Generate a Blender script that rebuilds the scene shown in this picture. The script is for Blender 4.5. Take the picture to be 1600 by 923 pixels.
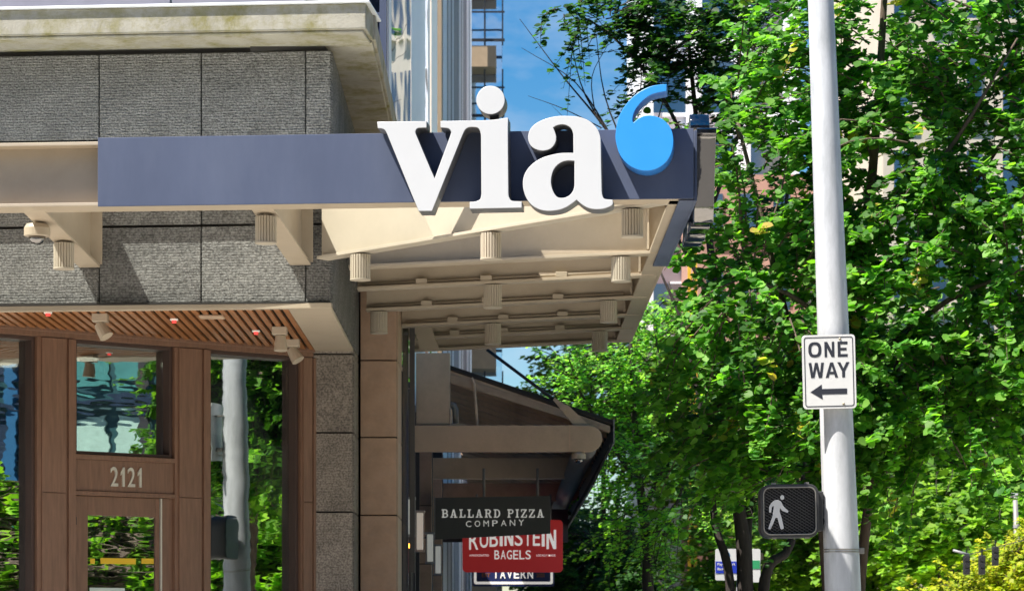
import bpy, bmesh, math, random
import numpy as np
from mathutils import Vector, Matrix

random.seed(7); rng = np.random.default_rng(7)
for o in list(bpy.data.objects): bpy.data.objects.remove(o)
S = bpy.context.scene
COL = S.collection

# ------------------------------------------------------------------ camera, sky, sun, exposure
F, CX, HY, HC = 4444.0, 785.0, 1000.0, 1.6        # focal length / optical axis in photo pixels, eye height (m)
cam_d = bpy.data.cameras.new('camera'); cam = bpy.data.objects.new('camera', cam_d); COL.objects.link(cam)
cam.location = (0, 0, HC); cam.rotation_euler = (math.pi/2, 0, 0)
cam_d.sensor_width = 36.0; cam_d.sensor_fit = 'HORIZONTAL'; cam_d.lens = F/1600*36
cam_d.shift_x = (800-CX)/1600; cam_d.shift_y = (HY-461.5)/1600
cam_d.clip_start = 0.5; cam_d.clip_end = 3000
cam_d.dof.use_dof = True; cam_d.dof.focus_distance = 26.5; cam_d.dof.aperture_fstop = 5.6
S.camera = cam

SUN_TRAVEL = Vector((0.50, 0.30, -1.0)).normalized()
to_sun = -SUN_TRAVEL
world = bpy.data.worlds.new('World'); S.world = world; world.use_nodes = True
wn = world.node_tree; wn.nodes.clear()
n_out = wn.nodes.new('ShaderNodeOutputWorld'); n_bg = wn.nodes.new('ShaderNodeBackground')
sky = wn.nodes.new('ShaderNodeTexSky'); sky.sky_type = 'NISHITA'; sky.sun_disc = False
sky.sun_elevation = math.asin(to_sun.z); sky.sun_rotation = math.atan2(to_sun.x, to_sun.y)
sky.altitude = 0; sky.air_density = 1.0; sky.dust_density = 0.2; sky.ozone_density = 2.5
hs = wn.nodes.new('ShaderNodeHueSaturation'); hs.inputs['Saturation'].default_value = 1.5
hs.inputs['Value'].default_value = 1.08
tc = wn.nodes.new('ShaderNodeTexCoord'); cn = wn.nodes.new('ShaderNodeTexNoise')
cmap = wn.nodes.new('ShaderNodeMapping'); cmap.inputs['Scale'].default_value = (1.0, 1.0, 2.2)
cmap.inputs['Location'].default_value = (0.31, 0.1, 0.07)
cn.inputs['Scale'].default_value = 9.0; cn.inputs['Detail'].default_value = 6; cn.inputs['Roughness'].default_value = 0.55
cr = wn.nodes.new('ShaderNodeValToRGB'); cr.color_ramp.elements[0].position = 0.52; cr.color_ramp.elements[1].position = 0.82
cmx = wn.nodes.new('ShaderNodeMixRGB'); cmx.inputs['Color2'].default_value = (5.6, 6.3, 7.4, 1)
wn.links.new(sky.outputs[0], hs.inputs['Color']); wn.links.new(tc.outputs['Generated'], cmap.inputs[0])
wn.links.new(cmap.outputs[0], cn.inputs['Vector']); wn.links.new(cn.outputs['Fac'], cr.inputs[0])
wn.links.new(cr.outputs[0], cmx.inputs['Fac']); wn.links.new(hs.outputs[0], cmx.inputs['Color1'])
wn.links.new(cmx.outputs[0], n_bg.inputs['Color']); n_bg.inputs['Strength'].default_value = 0.05
wn.links.new(n_bg.outputs[0], n_out.inputs[0])
sun_d = bpy.data.lights.new('sun', 'SUN'); sun_d.energy = 5.0; sun_d.angle = math.radians(0.5); sun_d.color = (1.0, 0.95, 0.86)
sun = bpy.data.objects.new('sun', sun_d); COL.objects.link(sun); sun.location = (-20, -12, 40)
sun.rotation_euler = SUN_TRAVEL.to_track_quat('-Z', 'Y').to_euler()
S.view_settings.view_transform = 'Standard'; S.view_settings.look = 'None'
S.view_settings.exposure = 1.3; S.view_settings.gamma = 1.0; S.view_settings.use_curve_mapping = False
S.render.engine = 'CYCLES'
S.cycles.use_denoising = True; S.cycles.max_bounces = 8; S.cycles.transparent_max_bounces = 16
S.cycles.sample_clamp_indirect = 8.0

# ------------------------------------------------------------------ placement helpers
def W(px, py, Y): return Vector(((px-CX)*Y/F, Y, HC+(HY-py)*Y/F))
def ray(px, py): return Vector(((px-CX)/F, 1.0, (HY-py)/F))
CAMP = Vector((0, 0, HC))
def frame(o, ang):
    """local frame: u along the wall (to the right), v into the building, z up; ang = rotation about z"""
    return Matrix.Translation(o) @ Matrix.Rotation(ang, 4, 'Z')
def hit(px, py, M, v):
    """where the sight line through a photo pixel meets the plane v = const of a frame: local (u, z)"""
    Mi = M.inverted(); o = Mi @ CAMP; d = Mi.to_3x3() @ ray(px, py)
    t = (v-o.y)/d.y; p = o+d*t
    return p.x, p.z
FR = frame(Vector((-1.62, 27.0, 0)), -math.radians(5.0))           # street front (upper stone block)
SF_A = 39.3
SF = frame(Vector((-2.08, 31.0, 0)), math.radians(SF_A))           # recessed shopfront, runs back at an angle
ID = Matrix.Identity(4)

# ------------------------------------------------------------------ materials
MATS = {}
def nt(m): return m.node_tree.nodes, m.node_tree.links
def mat(name, base, rough=0.6, metal=0.0, var=0.0, vscale=4.0, bump=0.0, bscale=60.0, spec=0.5, stain=None, stain_amt=0.5, stain_scale=3.0, stretch=(1,1,1), grain=0.0):
    m = bpy.data.materials.new(name); m.use_nodes = True; N, L = nt(m); b = N['Principled BSDF']
    b.inputs['Roughness'].default_value = rough; b.inputs['Metallic'].default_value = metal
    b.inputs['Specular IOR Level'].default_value = spec
    b.inputs['Base Color'].default_value = (*base, 1)
    t = N.new('ShaderNodeTexCoord'); mp = N.new('ShaderNodeMapping'); mp.inputs['Scale'].default_value = stretch
    L.new(t.outputs['Object'], mp.inputs[0])
    src = None
    if var or stain:
        rgb = N.new('ShaderNodeRGB'); rgb.outputs[0].default_value = (*base, 1); src = rgb.outputs[0]
    if var:
        nz = N.new('ShaderNodeTexNoise'); nz.inputs['Scale'].default_value = vscale; nz.inputs['Detail'].default_value = 6; nz.inputs['Roughness'].default_value = .65
        L.new(mp.outputs[0], nz.inputs['Vector'])
        mr = N.new('ShaderNodeMapRange'); mr.inputs['From Min'].default_value = .3; mr.inputs['From Max'].default_value = .7
        mr.inputs['To Min'].default_value = 1-var; mr.inputs['To Max'].default_value = 1+var
        L.new(nz.outputs['Fac'], mr.inputs[0])
        mx = N.new('ShaderNodeVectorMath'); mx.operation = 'SCALE'; L.new(src, mx.inputs[0]); L.new(mr.outputs[0], mx.inputs['Scale']); src = mx.outputs[0]
        mr2 = N.new('ShaderNodeMapRange'); mr2.inputs['To Min'].default_value = max(0.05, rough-.12); mr2.inputs['To Max'].default_value = min(1, rough+.12)
        L.new(nz.outputs['Fac'], mr2.inputs[0]); L.new(mr2.outputs[0], b.inputs['Roughness'])
    if stain:
        ns = N.new('ShaderNodeTexNoise'); ns.inputs['Scale'].default_value = stain_scale; ns.inputs['Detail'].default_value = 8; ns.inputs['Roughness'].default_value = .7
        L.new(mp.outputs[0], ns.inputs['Vector'])
        rp = N.new('ShaderNodeValToRGB'); rp.color_ramp.elements[0].position = .46; rp.color_ramp.elements[1].position = .68
        rp.color_ramp.elements[0].color = (0,0,0,1); rp.color_ramp.elements[1].color = (stain_amt,)*3+(1,)
        L.new(ns.outputs['Fac'], rp.inputs[0])
        mm = N.new('ShaderNodeMixRGB'); mm.inputs['Color2'].default_value = (*stain, 1); L.new(rp.outputs[0], mm.inputs[0]); L.new(src, mm.inputs['Color1']); src = mm.outputs[0]
    if src is not None: L.new(src, b.inputs['Base Color'])
    if bump:
        nb = N.new('ShaderNodeTexNoise'); nb.inputs['Scale'].default_value = bscale; nb.inputs['Detail'].default_value = 4
        L.new(mp.outputs[0], nb.inputs['Vector'])
        bp = N.new('ShaderNodeBump'); bp.inputs['Strength'].default_value = 1; bp.inputs['Distance'].default_value = bump
        L.new(nb.outputs['Fac'], bp.inputs['Height']); L.new(bp.outputs[0], b.inputs['Normal'])
    MATS[name] = m; return m

def ribbed_stone(name, base, pitch=.026, depth=.012, ragged=.6):
    """split-faced stone: combed horizontal ridges broken up by chips"""
    m = mat(name, base, rough=.9, var=.28, vscale=2.5, spec=.25); N, L = nt(m); b = N['Principled BSDF']
    t0 = N.new('ShaderNodeTexCoord'); oi = N.new('ShaderNodeObjectInfo'); sp = N.new('ShaderNodeSeparateXYZ'); L.new(t0.outputs['Object'], sp.inputs[0])
    of = N.new('ShaderNodeVectorMath'); of.operation = 'MULTIPLY_ADD'; of.inputs[1].default_value = (37.0, 19.0, 53.0); L.new(oi.outputs['Random'], of.inputs[0]); L.new(t0.outputs['Object'], of.inputs[2])
    class _T: outputs = {'Object': of.outputs[0]}
    t = _T
    n1 = N.new('ShaderNodeTexNoise'); n1.inputs['Scale'].default_value = 9; n1.inputs['Detail'].default_value = 5
    mp = N.new('ShaderNodeMapping'); mp.inputs['Scale'].default_value = (1, 1, 2.4); L.new(t.outputs['Object'], mp.inputs[0]); L.new(mp.outputs[0], n1.inputs['Vector'])
    a = N.new('ShaderNodeMath'); a.operation = 'MULTIPLY'; a.inputs[1].default_value = 1/pitch*6.2832; L.new(sp.outputs['Z'], a.inputs[0])
    w = N.new('ShaderNodeMath'); w.operation = 'MULTIPLY_ADD'; w.inputs[1].default_value = 5.5*ragged; L.new(n1.outputs['Fac'], w.inputs[0]); L.new(a.outputs[0], w.inputs[2])
    s = N.new('ShaderNodeMath'); s.operation = 'SINE'; L.new(w.outputs[0], s.inputs[0])
    n2 = N.new('ShaderNodeTexNoise'); n2.inputs['Scale'].default_value = 20; n2.inputs['Detail'].default_value = 5; n2.inputs['Roughness'].default_value = .7
    mp2 = N.new('ShaderNodeMapping'); mp2.inputs['Scale'].default_value = (.8, .8, 1.6); L.new(t.outputs['Object'], mp2.inputs[0]); L.new(mp2.outputs[0], n2.inputs['Vector'])
    h = N.new('ShaderNodeMath'); h.operation = 'MULTIPLY_ADD'; h.inputs[1].default_value = .11; L.new(s.outputs[0], h.inputs[0])
    h2 = N.new('ShaderNodeMath'); h2.operation = 'MULTIPLY'; h2.inputs[1].default_value = 1.9*ragged+.4; L.new(n2.outputs['Fac'], h2.inputs[0]); L.new(h2.outputs[0], h.inputs[2])
    bp = N.new('ShaderNodeBump'); bp.inputs['Distance'].default_value = depth; bp.inputs['Strength'].default_value = 1
    L.new(h.outputs[0], bp.inputs['Height']); L.new(bp.outputs[0], b.inputs['Normal'])
    n3 = N.new('ShaderNodeTexNoise'); n3.inputs['Scale'].default_value = 55; n3.inputs['Detail'].default_value = 3; L.new(t.outputs['Object'], n3.inputs['Vector'])
    sk = N.new('ShaderNodeMapRange'); sk.inputs['From Min'].default_value = .36; sk.inputs['From Max'].default_value = .62; sk.inputs['To Min'].default_value = .55; sk.inputs['To Max'].default_value = 1.18; L.new(n3.outputs['Fac'], sk.inputs[0])
    v1 = N.new('ShaderNodeVectorMath'); v1.operation = 'SCALE'; L.new(b.inputs['Base Color'].links[0].from_socket, v1.inputs[0]); L.new(sk.outputs[0], v1.inputs['Scale']); L.new(v1.outputs[0], b.inputs['Base Color'])
    # base colour darker in the combed grooves of the stone
    old = b.inputs['Base Color'].links[0].from_socket
    mr = N.new('ShaderNodeMapRange'); mr.inputs['From Min'].default_value = -1; mr.inputs['From Max'].default_value = .2; mr.inputs['To Min'].default_value = .74; mr.inputs['To Max'].default_value = 1
    tn = N.new('ShaderNodeMapRange'); tn.inputs['To Min'].default_value = .84; tn.inputs['To Max'].default_value = 1.14; L.new(oi.outputs['Random'], tn.inputs[0])
    v0 = N.new('ShaderNodeVectorMath'); v0.operation = 'SCALE'; L.new(old, v0.inputs[0]); L.new(tn.outputs[0], v0.inputs['Scale']); old = v0.outputs[0]
    L.new(s.outputs[0], mr.inputs[0]); vm = N.new('ShaderNodeVectorMath'); vm.operation = 'SCALE'; L.new(old, vm.inputs[0]); L.new(mr.outputs[0], vm.inputs['Scale']); L.new(vm.outputs[0], b.inputs['Base Color'])
    return m

def glass(name, tint, refl, rough=0.0, wave=0.0, wscale=(1, 1, 1), trans=(1, 1, 1)):
    """window pane: clear (tinted) see-through plus a mirror-like share"""
    m = bpy.data.materials.new(name); m.use_nodes = True; N, L = nt(m); N.remove(N['Principled BSDF'])
    out = N['Material Output']; g = N.new('ShaderNodeBsdfGlossy'); g.inputs['Roughness'].default_value = rough; g.inputs['Color'].default_value = (*tint, 1)
    tr = N.new('ShaderNodeBsdfTransparent'); tr.inputs['Color'].default_value = (*trans, 1)
    lw = N.new('ShaderNodeFresnel'); lw.inputs['IOR'].default_value = 1.5
    ad = N.new('ShaderNodeMath'); ad.operation = 'ADD'; ad.use_clamp = True; ad.inputs[1].default_value = refl; L.new(lw.outputs[0], ad.inputs[0])
    mx = N.new('ShaderNodeMixShader'); L.new(ad.outputs[0], mx.inputs[0]); L.new(tr.outputs[0], mx.inputs[1]); L.new(g.outputs[0], mx.inputs[2]); L.new(mx.outputs[0], out.inputs[0])
    if wave:
        t = N.new('ShaderNodeTexCoord'); mp = N.new('ShaderNodeMapping'); mp.inputs['Scale'].default_value = wscale; L.new(t.outputs['Object'], mp.inputs[0])
        nz = N.new('ShaderNodeTexNoise'); nz.inputs['Scale'].default_value = 1.0; nz.inputs['Detail'].default_value = 2; L.new(mp.outputs[0], nz.inputs['Vector'])
        bp = N.new('ShaderNodeBump'); bp.inputs['Strength'].default_value = 1; bp.inputs['Distance'].default_value = wave; L.new(nz.outputs['Fac'], bp.inputs['Height']); L.new(bp.outputs[0], g.inputs['Normal'])
    MATS[name] = m; return m

def emit(name, col, st):
    m = bpy.data.materials.new(name); m.use_nodes = True; N, L = nt(m); b = N['Principled BSDF']
    b.inputs['Base Color'].default_value = (*col, 1); b.inputs['Emission Color'].default_value = (*col, 1); b.inputs['Emission Strength'].default_value = st
    MATS[name] = m; return m

def leaf_mat(name, transl=.55, gloss=.28):
    m = bpy.data.materials.new(name); m.use_nodes = True; N, L = nt(m); b = N['Principled BSDF']; out = N['Material Output']
    at = N.new('ShaderNodeVertexColor'); at.layer_name = 'tint'
    b.inputs['Roughness'].default_value = .5; b.inputs['Specular IOR Level'].default_value = gloss
    L.new(at.outputs['Color'], b.inputs['Base Color'])
    tl = N.new('ShaderNodeBsdfTranslucent'); gm = N.new('ShaderNodeMixRGB'); gm.blend_type = 'MULTIPLY'; gm.inputs[0].default_value = 1; gm.inputs['Color2'].default_value = (1.5, 1.7, .35, 1)
    L.new(at.outputs['Color'], gm.inputs['Color1']); L.new(gm.outputs[0], tl.inputs['Color'])
    mx = N.new('ShaderNodeMixShader'); mx.inputs[0].default_value = transl; L.new(b.outputs[0], mx.inputs[1]); L.new(tl.outputs[0], mx.inputs[2]); L.new(mx.outputs[0], out.inputs[0])
    MATS[name] = m; return m

ribbed_stone('stone', (.335, .328, .312), depth=.05, ragged=.95)
ribbed_stone('stone_fine', (.27, .235, .20), pitch=.018, depth=.006, ragged=.25)
mat('joint', (.045, .042, .04), .95)
mat('concrete', (.33, .31, .26), .9, var=.16, vscale=3, bump=.004, bscale=50, stain=(.19, .17, .05), stain_amt=.95, stain_scale=3.2, spec=.2)
mat('beige', (.44, .365, .275), .5, var=.05, vscale=2.0, stain=(.30, .23, .15), stain_amt=.25, stain_scale=2.2)
mat('beige_light', (.44, .385, .305), .5, var=.05, vscale=3)
mat('slate', (.085, .102, .160), .46, var=.10, vscale=1.1, spec=.22, stain=(.13, .15, .21), stain_amt=.25, stain_scale=1.2, stretch=(1.6, 1.6, .5))
mat('panel_grey', (.17, .165, .20), .5, var=.06)
mat('white', (.60, .60, .605), .35, var=.015, vscale=2)
mat('sky_blue', (.035, .29, .72), .35, var=.02)
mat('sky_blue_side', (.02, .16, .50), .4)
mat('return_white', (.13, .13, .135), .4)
mat('chrome', (.24, .23, .225), .10, metal=1.0, bump=.02, bscale=2.2)
mat('black', (.012, .012, .014), .5)
mat('dark_metal', (.03, .03, .034), .45, metal=.4)
mat('wood_frame', (.20, .108, .068), .5, var=.22, vscale=5, stretch=(7, 7, .6), bump=.0006, bscale=30)
mat('wood_frame_shaded', (.06, .034, .026), .55, var=.2, vscale=5, stretch=(7, 7, .6))  # frame wood darkened to stand for the shaded jambs
mat('slat_wood', (.32, .128, .042), .5, var=.3, vscale=5, stretch=(6, .5, 6))
mat('plenum', (.02, .018, .016), .9)
mat('tile', (.43, .28, .19), .6, var=.16, vscale=5, bump=.001, bscale=40, stain=(.33, .25, .2), stain_amt=.35, stain_scale=9)
mat('number_metal', (.62, .58, .50), .4, metal=.3)
mat('interior', (.05, .045, .04), .9)
mat('ceiling_inside', (.32, .29, .25), .8)
mat('facade_dark', (.035, .034, .038), .5, var=.2)
mat('mullion_dark', (.075, .07, .07), .5)
mat('awning_brown', (.42, .29, .20), .55, var=.12, vscale=1.5, stain=(.12, .085, .06), stain_amt=.4)
mat('awning_tan', (.58, .42, .29), .5, var=.08, vscale=1.5, stain=(.22, .16, .11), stain_amt=.35, stain_scale=1.4)
mat('rafter_dark', (.05, .035, .028), .7, var=.25, vscale=3)
mat('rafter', (.55, .38, .26), .7, var=.25, vscale=3)
mat('awning_black', (.012, .012, .013), .6)
mat('grey_pipe', (.22, .21, .20), .5, var=.1)
mat('sign_charcoal', (.085, .085, .078), .6, var=.08)
mat('sign_navy', (.012, .022, .11), .5)
mat('sign_cream', (.85, .82, .76), .5)
mat('sign_orange', (.30, .10, .03), .5)
mat('pole_paint', (.50, .51, .535), .42, var=.14, vscale=6, stretch=(1, 1, .22), stain=(.30, .31, .32), stain_amt=.6, stain_scale=7, bump=.0012, bscale=18)
mat('road_sign_white', (.62, .615, .61), .4, var=.03)
mat('road_sign_black', (.022, .024, .035), .5)
mat('bolt', (.35, .30, .22), .4, metal=.6)
mat('signal_case', (.03, .03, .032), .45, var=.2, vscale=8)
mat('signal_edge', (.33, .31, .28), .35, metal=.7)
mat('screen_black', (.11, .11, .115), .4)
emit('lamp_white', (.86, .85, .78), .08)
mat('lamp_grey', (.30, .30, .31), .4)
mat('bark', (.115, .085, .068), .95, var=.35, vscale=5, stretch=(3, 3, .6), bump=.012, bscale=22, spec=.15)
mat('bark_dark', (.05, .042, .038), .95, var=.3, vscale=5, stretch=(3, 3, .6), bump=.01, bscale=22, spec=.15)
mat('concrete_road', (.17, .162, .15), .95, var=.12, vscale=.7, bump=.003, bscale=70)
mat('asphalt', (.055, .055, .057), .95, var=.2, vscale=1, bump=.004, bscale=80)
mat('paving', (.55, .51, .45), .9, var=.12, vscale=1, bump=.002, bscale=60)
mat('soil_green', (.06, .10, .03), .95, var=.3, vscale=1)
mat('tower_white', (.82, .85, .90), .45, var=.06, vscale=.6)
mat('tower_cream', (.60, .52, .42), .7, var=.1, vscale=.7)
mat('tower_tan', (.34, .25, .165), .6, var=.08)
mat('tower_grey', (.33, .34, .37), .5, var=.06)
mat('tower_brown', (.15, .11, .085), .6, var=.1)
mat('brick_pink', (.42, .24, .19), .85, var=.18, vscale=2)
mat('brick_dull', (.16, .12, .10), .9, var=.15)
mat('window_pale', (.42, .60, .52), .3, var=.1)
mat('window_navy', (.025, .04, .07), .25, var=.2)
mat('window_teal', (.08, .26, .25), .2, var=.2)
mat('strip_yellow', (.80, .50, .02), .5)
mat('notice_white', (.6, .68, .62), .6)
mat('yellow_panel', (.70, .42, .03), .5, var=.1)
mat('teal_panel', (.02, .075, .085), .45, var=.15)
mat('park_blue', (.01, .035, .42), .5)
mat('park_green', (.03, .30, .12), .5)
mat('park_teal', (.02, .12, .26), .5)
emit('sign_red_glow', (.62, .035, .035), .07)  # red board with a glow added to lift it in the dim street
emit('sign_pale_glow', (.85, .80, .76), .20)  # pale sign print and border, glow added for brightness
emit('sign_letter_glow', (.85, .83, .77), .12)  # letters given an added glow to read brighter
emit('led_red', (.9, .06, .05), .5)
emit('lamp_glow', (1.0, .93, .78), 1.2)
emit('led_orange', (1.0, .36, .04), 3.0)
emit('lit_window', (.75, .92, .85), 1.0)
glass('shop_glass', (.95, 1.0, .98), .42, 0.0, .0011, (1.3, 1.3, 4.5), (.55, .58, .56))
glass('roof_glass', (1, 1, 1), .02, .02, trans=(.93, .95, .94))
glass('navy_glass', (.20, .30, .62), .45, .02, .004, (.6, .6, .8), (.10, .16, .25))
glass('pale_glass', (.90, .95, 1.0), .72, .03, .006, (.8, .8, .8), (.35, .42, .5))
glass('dull_glass', (.75, .78, .82), .25, .1, .004, (.6, .6, .6), (.30, .33, .36))
glass('street_glass', (.35, .45, .75), .22, .02, .004, (.8, .8, .8), (.10, .12, .16))
leaf_mat('leaf'); leaf_mat('leaf_far', .45, .2)

# ------------------------------------------------------------------ object helpers
def tag(o, label=None, cat=None, group=None, kind=None):
    if label: o['label'] = label
    if cat: o['category'] = cat
    if group: o['group'] = group
    if kind: o['kind'] = kind
    return o
def thing(name, loc, label, cat, group=None):
    o = bpy.data.objects.new(name, None); COL.objects.link(o); o.location = loc; o.empty_display_size = .2
    return tag(o, label, cat, group)
def rootloc(p):
    v = Vector((0, 0, 0))
    while p is not None: v += p.location; p = p.parent
    return v
def chain(p):
    M = ID
    while p is not None: M = p.matrix_basis @ M; p = p.parent
    return M
def link(name, me, m, parent=None, mw=None, smooth=False):
    """link mesh data (world coordinates, or placed by mw) as one object under parent"""
    o = bpy.data.objects.new(name, me); COL.objects.link(o)
    if m is not None and not len(me.materials): me.materials.append(MATS[m] if isinstance(m, str) else m)
    if parent is not None: o.parent = parent
    off = chain(parent).inverted() if parent is not None else ID
    o.matrix_local = off @ (mw if mw is not None else ID)
    if smooth:
        for p in me.polygons: p.use_smooth = True
    return o

class MB:
    """collects solids, in a frame M, into one mesh"""
    def __init__(s, M=ID): s.v = []; s.f = []; s.M = M
    def add(s, vs, fs):
        b = len(s.v); s.v += [tuple(s.M @ Vector(p)) for p in vs]; s.f += [tuple(b+i for i in f) for f in fs]; return s
    def box(s, x0, x1, y0, y1, z0, z1):
        if x0 > x1: x0, x1 = x1, x0
        if y0 > y1: y0, y1 = y1, y0
        if z0 > z1: z0, z1 = z1, z0
        return s.add([(x0,y0,z0),(x1,y0,z0),(x1,y1,z0),(x0,y1,z0),(x0,y0,z1),(x1,y0,z1),(x1,y1,z1),(x0,y1,z1)],
                     [(0,3,2,1),(4,5,6,7),(0,1,5,4),(1,2,6,5),(2,3,7,6),(3,0,4,7)])
    def hexa(s, lo, hi):      # lo: four bottom corners, hi: four top corners, same turning sense
        return s.add(list(lo)+list(hi), [(0,3,2,1),(4,5,6,7),(0,1,5,4),(1,2,6,5),(2,3,7,6),(3,0,4,7)])
    def prism(s, poly, z0, z1):   # horizontal polygon raised from z0 to z1
        n = len(poly); vs = [(x,y,z0) for x,y in poly]+[(x,y,z1) for x,y in poly]
        return s.add(vs, [tuple(reversed(range(n))), tuple(range(n,2*n))]+[(i,(i+1)%n,n+(i+1)%n,n+i) for i in range(n)])
    def plate(s, poly, y0, y1):   # upright polygon (x,z) given thickness from y0 to y1
        n = len(poly); vs = [(x,y0,z) for x,z in poly]+[(x,y1,z) for x,z in poly]
        return s.add(vs, [tuple(range(n)), tuple(reversed(range(n,2*n)))]+[((i+1)%n,i,n+i,n+(i+1)%n) for i in range(n)])
    def tube(s, pts, rad, n=8, cap=True):
        pts = [Vector(p) for p in pts]; k = len(pts)
        if not hasattr(rad, '__len__'): rad = [rad]*k
        vs = []; prev = None
        for i, p in enumerate(pts):
            d = (pts[min(i+1,k-1)]-pts[max(i-1,0)]).normalized()
            if prev is None:
                a = Vector((0,0,1)) if abs(d.z) < .9 else Vector((1,0,0))
                u = d.cross(a).normalized()
            else: u = (prev-d*prev.dot(d)).normalized()
            prev = u; w = d.cross(u)
            for j in range(n):
                t = 2*math.pi*j/n; vs.append(tuple(p+(u*math.cos(t)+w*math.sin(t))*rad[i]))
        fs = [(i*n+j, i*n+(j+1)%n, (i+1)*n+(j+1)%n, (i+1)*n+j) for i in range(k-1) for j in range(n)]
        if cap: fs += [tuple(reversed(range(n))), tuple(range((k-1)*n, k*n))]
        return s.add(vs, fs)
    def mesh(s, name='m', fix=True):
        me = bpy.data.meshes.new(name); me.from_pydata(s.v, [], s.f); me.update()
        if fix:
            bm = bmesh.new(); bm.from_mesh(me); bmesh.ops.recalc_face_normals(bm, faces=bm.faces); bm.to_mesh(me); bm.free()
        return me
    def build(s, name, m, parent=None, bevel=0, smooth=False):
        off = rootloc(parent) if parent is not None else Vector((0,0,0))
        s.v = [tuple(Vector(p)-off) for p in s.v]
        me = s.mesh(name); me.materials.append(MATS[m])
        o = bpy.data.objects.new(name, me); COL.objects.link(o)
        if parent is not None: o.parent = parent; o.matrix_local = chain(parent).inverted() @ Matrix.Translation(off)
        if bevel:
            bv = o.modifiers.new('bevel', 'BEVEL'); bv.width = bevel; bv.segments = 2; bv.limit_method = 'ANGLE'; bv.angle_limit = math.radians(40)
        if smooth:
            for p in me.polygons: p.use_smooth = True
        return o
def B(x0, x1, y0, y1, z0, z1, M=ID): return MB(M).box(x0, x1, y0, y1, z0, z1)
def ibeam(mb, p0, p1, t0, t1, fw=.20, ft=.028, wt=.022):
    """I-beam: p0,p1 = bottom centre at both ends, t0,t1 = top heights at both ends"""
    p0, p1 = Vector(p0), Vector(p1); d = (p1-p0); d.z = 0; d.normalize(); s = Vector((d.y, -d.x, 0))
    def slab(a0, a1, b0, b1, w):
        lo = [p0+s*w/2, p1+s*w/2, p1-s*w/2, p0-s*w/2]; hi = [q.copy() for q in lo]
        for q, z in zip(lo, (a0, a1, a1, a0)): q.z = z
        for q, z in zip(hi, (b0, b1, b1, b0)): q.z = z
        mb.hexa([tuple(q) for q in lo], [tuple(q) for q in hi])
    slab(p0.z, p1.z, p0.z+ft, p1.z+ft, fw); slab(p0.z+ft, p1.z+ft, t0-ft, t1-ft, wt); slab(t0-ft, t1-ft, t0, t1, fw)
    return mb

def curve_mesh(splines, depth, bevel=0.0, res=2):
    """closed 2-D outlines (holes by nesting) -> solid plate; x,z in the plane, front at y=0, back at y=depth"""
    cu = bpy.data.curves.new('c', 'CURVE'); cu.dimensions = '2D'; cu.fill_mode = 'BOTH'; cu.extrude = max(depth/2-bevel, 1e-4); cu.bevel_depth = bevel; cu.bevel_resolution = 1
    for pts in splines:
        sp = cu.splines.new('POLY'); sp.points.add(len(pts)-1); sp.use_cyclic_u = True
        for q, (x, y) in zip(sp.points, pts): q.co = (x, y, 0, 1)
    return _curve_to_mesh(cu, depth)
def _curve_to_mesh(cu, depth):
    o = bpy.data.objects.new('t', cu); COL.objects.link(o)
    dg = bpy.context.evaluated_depsgraph_get(); me = bpy.data.meshes.new_from_object(o.evaluated_get(dg))
    bpy.data.objects.remove(o); bpy.data.curves.remove(cu)
    me.materials.clear()
    for v in me.vertices:
        x, y, z = v.co; v.co = (x, depth/2-z, y)
    me.update(); return me
def text_mesh(body, w, h, depth, bold=0.0, spacing=1.0):
    cu = bpy.data.curves.new('t', 'FONT'); cu.body = body; cu.size = 1; cu.extrude = .01; cu.offset = bold; cu.space_character = spacing
    me = _curve_to_mesh(cu, .02)
    co = np.array([v.co for v in me.vertices]); lo = co.min(0); hi = co.max(0)
    for v in me.vertices:
        v.co = ((v.co.x-lo[0])/(hi[0]-lo[0])*w, (v.co.y-lo[1])/(hi[1]-lo[1])*depth, (v.co.z-lo[2])/(hi[2]-lo[2])*h)
    me.update(); return me
def smooth_path(pts, k=5):
    """Catmull-Rom through the points; points with a third entry are sharp corners"""
    P = [Vector(p[:2]) for p in pts]; C = [len(p) > 2 for p in pts]; n = len(P); out = []
    for i in range(n):
        a, b = P[i], P[(i+1)%n]; pa = P[i-1] if not C[i] else a-(b-a)*.3; pb = P[(i+2)%n] if not C[(i+1)%n] else b+(b-a)*.3
        for j in range(k):
            t = j/k; q = .5*((2*a)+(b-pa)*t+(2*pa-5*a+4*b-pb)*t*t+(3*a-pa-3*b+pb)*t**3); out.append((q.x, q.y))
    return out
def disc(cx, cy, r, n=40): return [(cx+r*math.cos(2*math.pi*i/n), cy+r*math.sin(2*math.pi*i/n)) for i in range(n)]
def rrect(x0, x1, z0, z1, r, n=6):
    o = []
    for cx, cz, a in ((x1-r, z1-r, 0), (x0+r, z1-r, 90), (x0+r, z0+r, 180), (x1-r, z0+r, 270)):
        for i in range(n+1):
            t = math.radians(a+90*i/n); o.append((cx+r*math.cos(t), cz+r*math.sin(t)))
    return o
def rivet(p, r, h=.01):          # small round-headed bolt sticking out towards -y
    return MB().tube([(p[0], p[1], p[2]), (p[0], p[1]-h*.6, p[2]), (p[0], p[1]-h, p[2])], [r, r, r*.6], 8)

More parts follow.
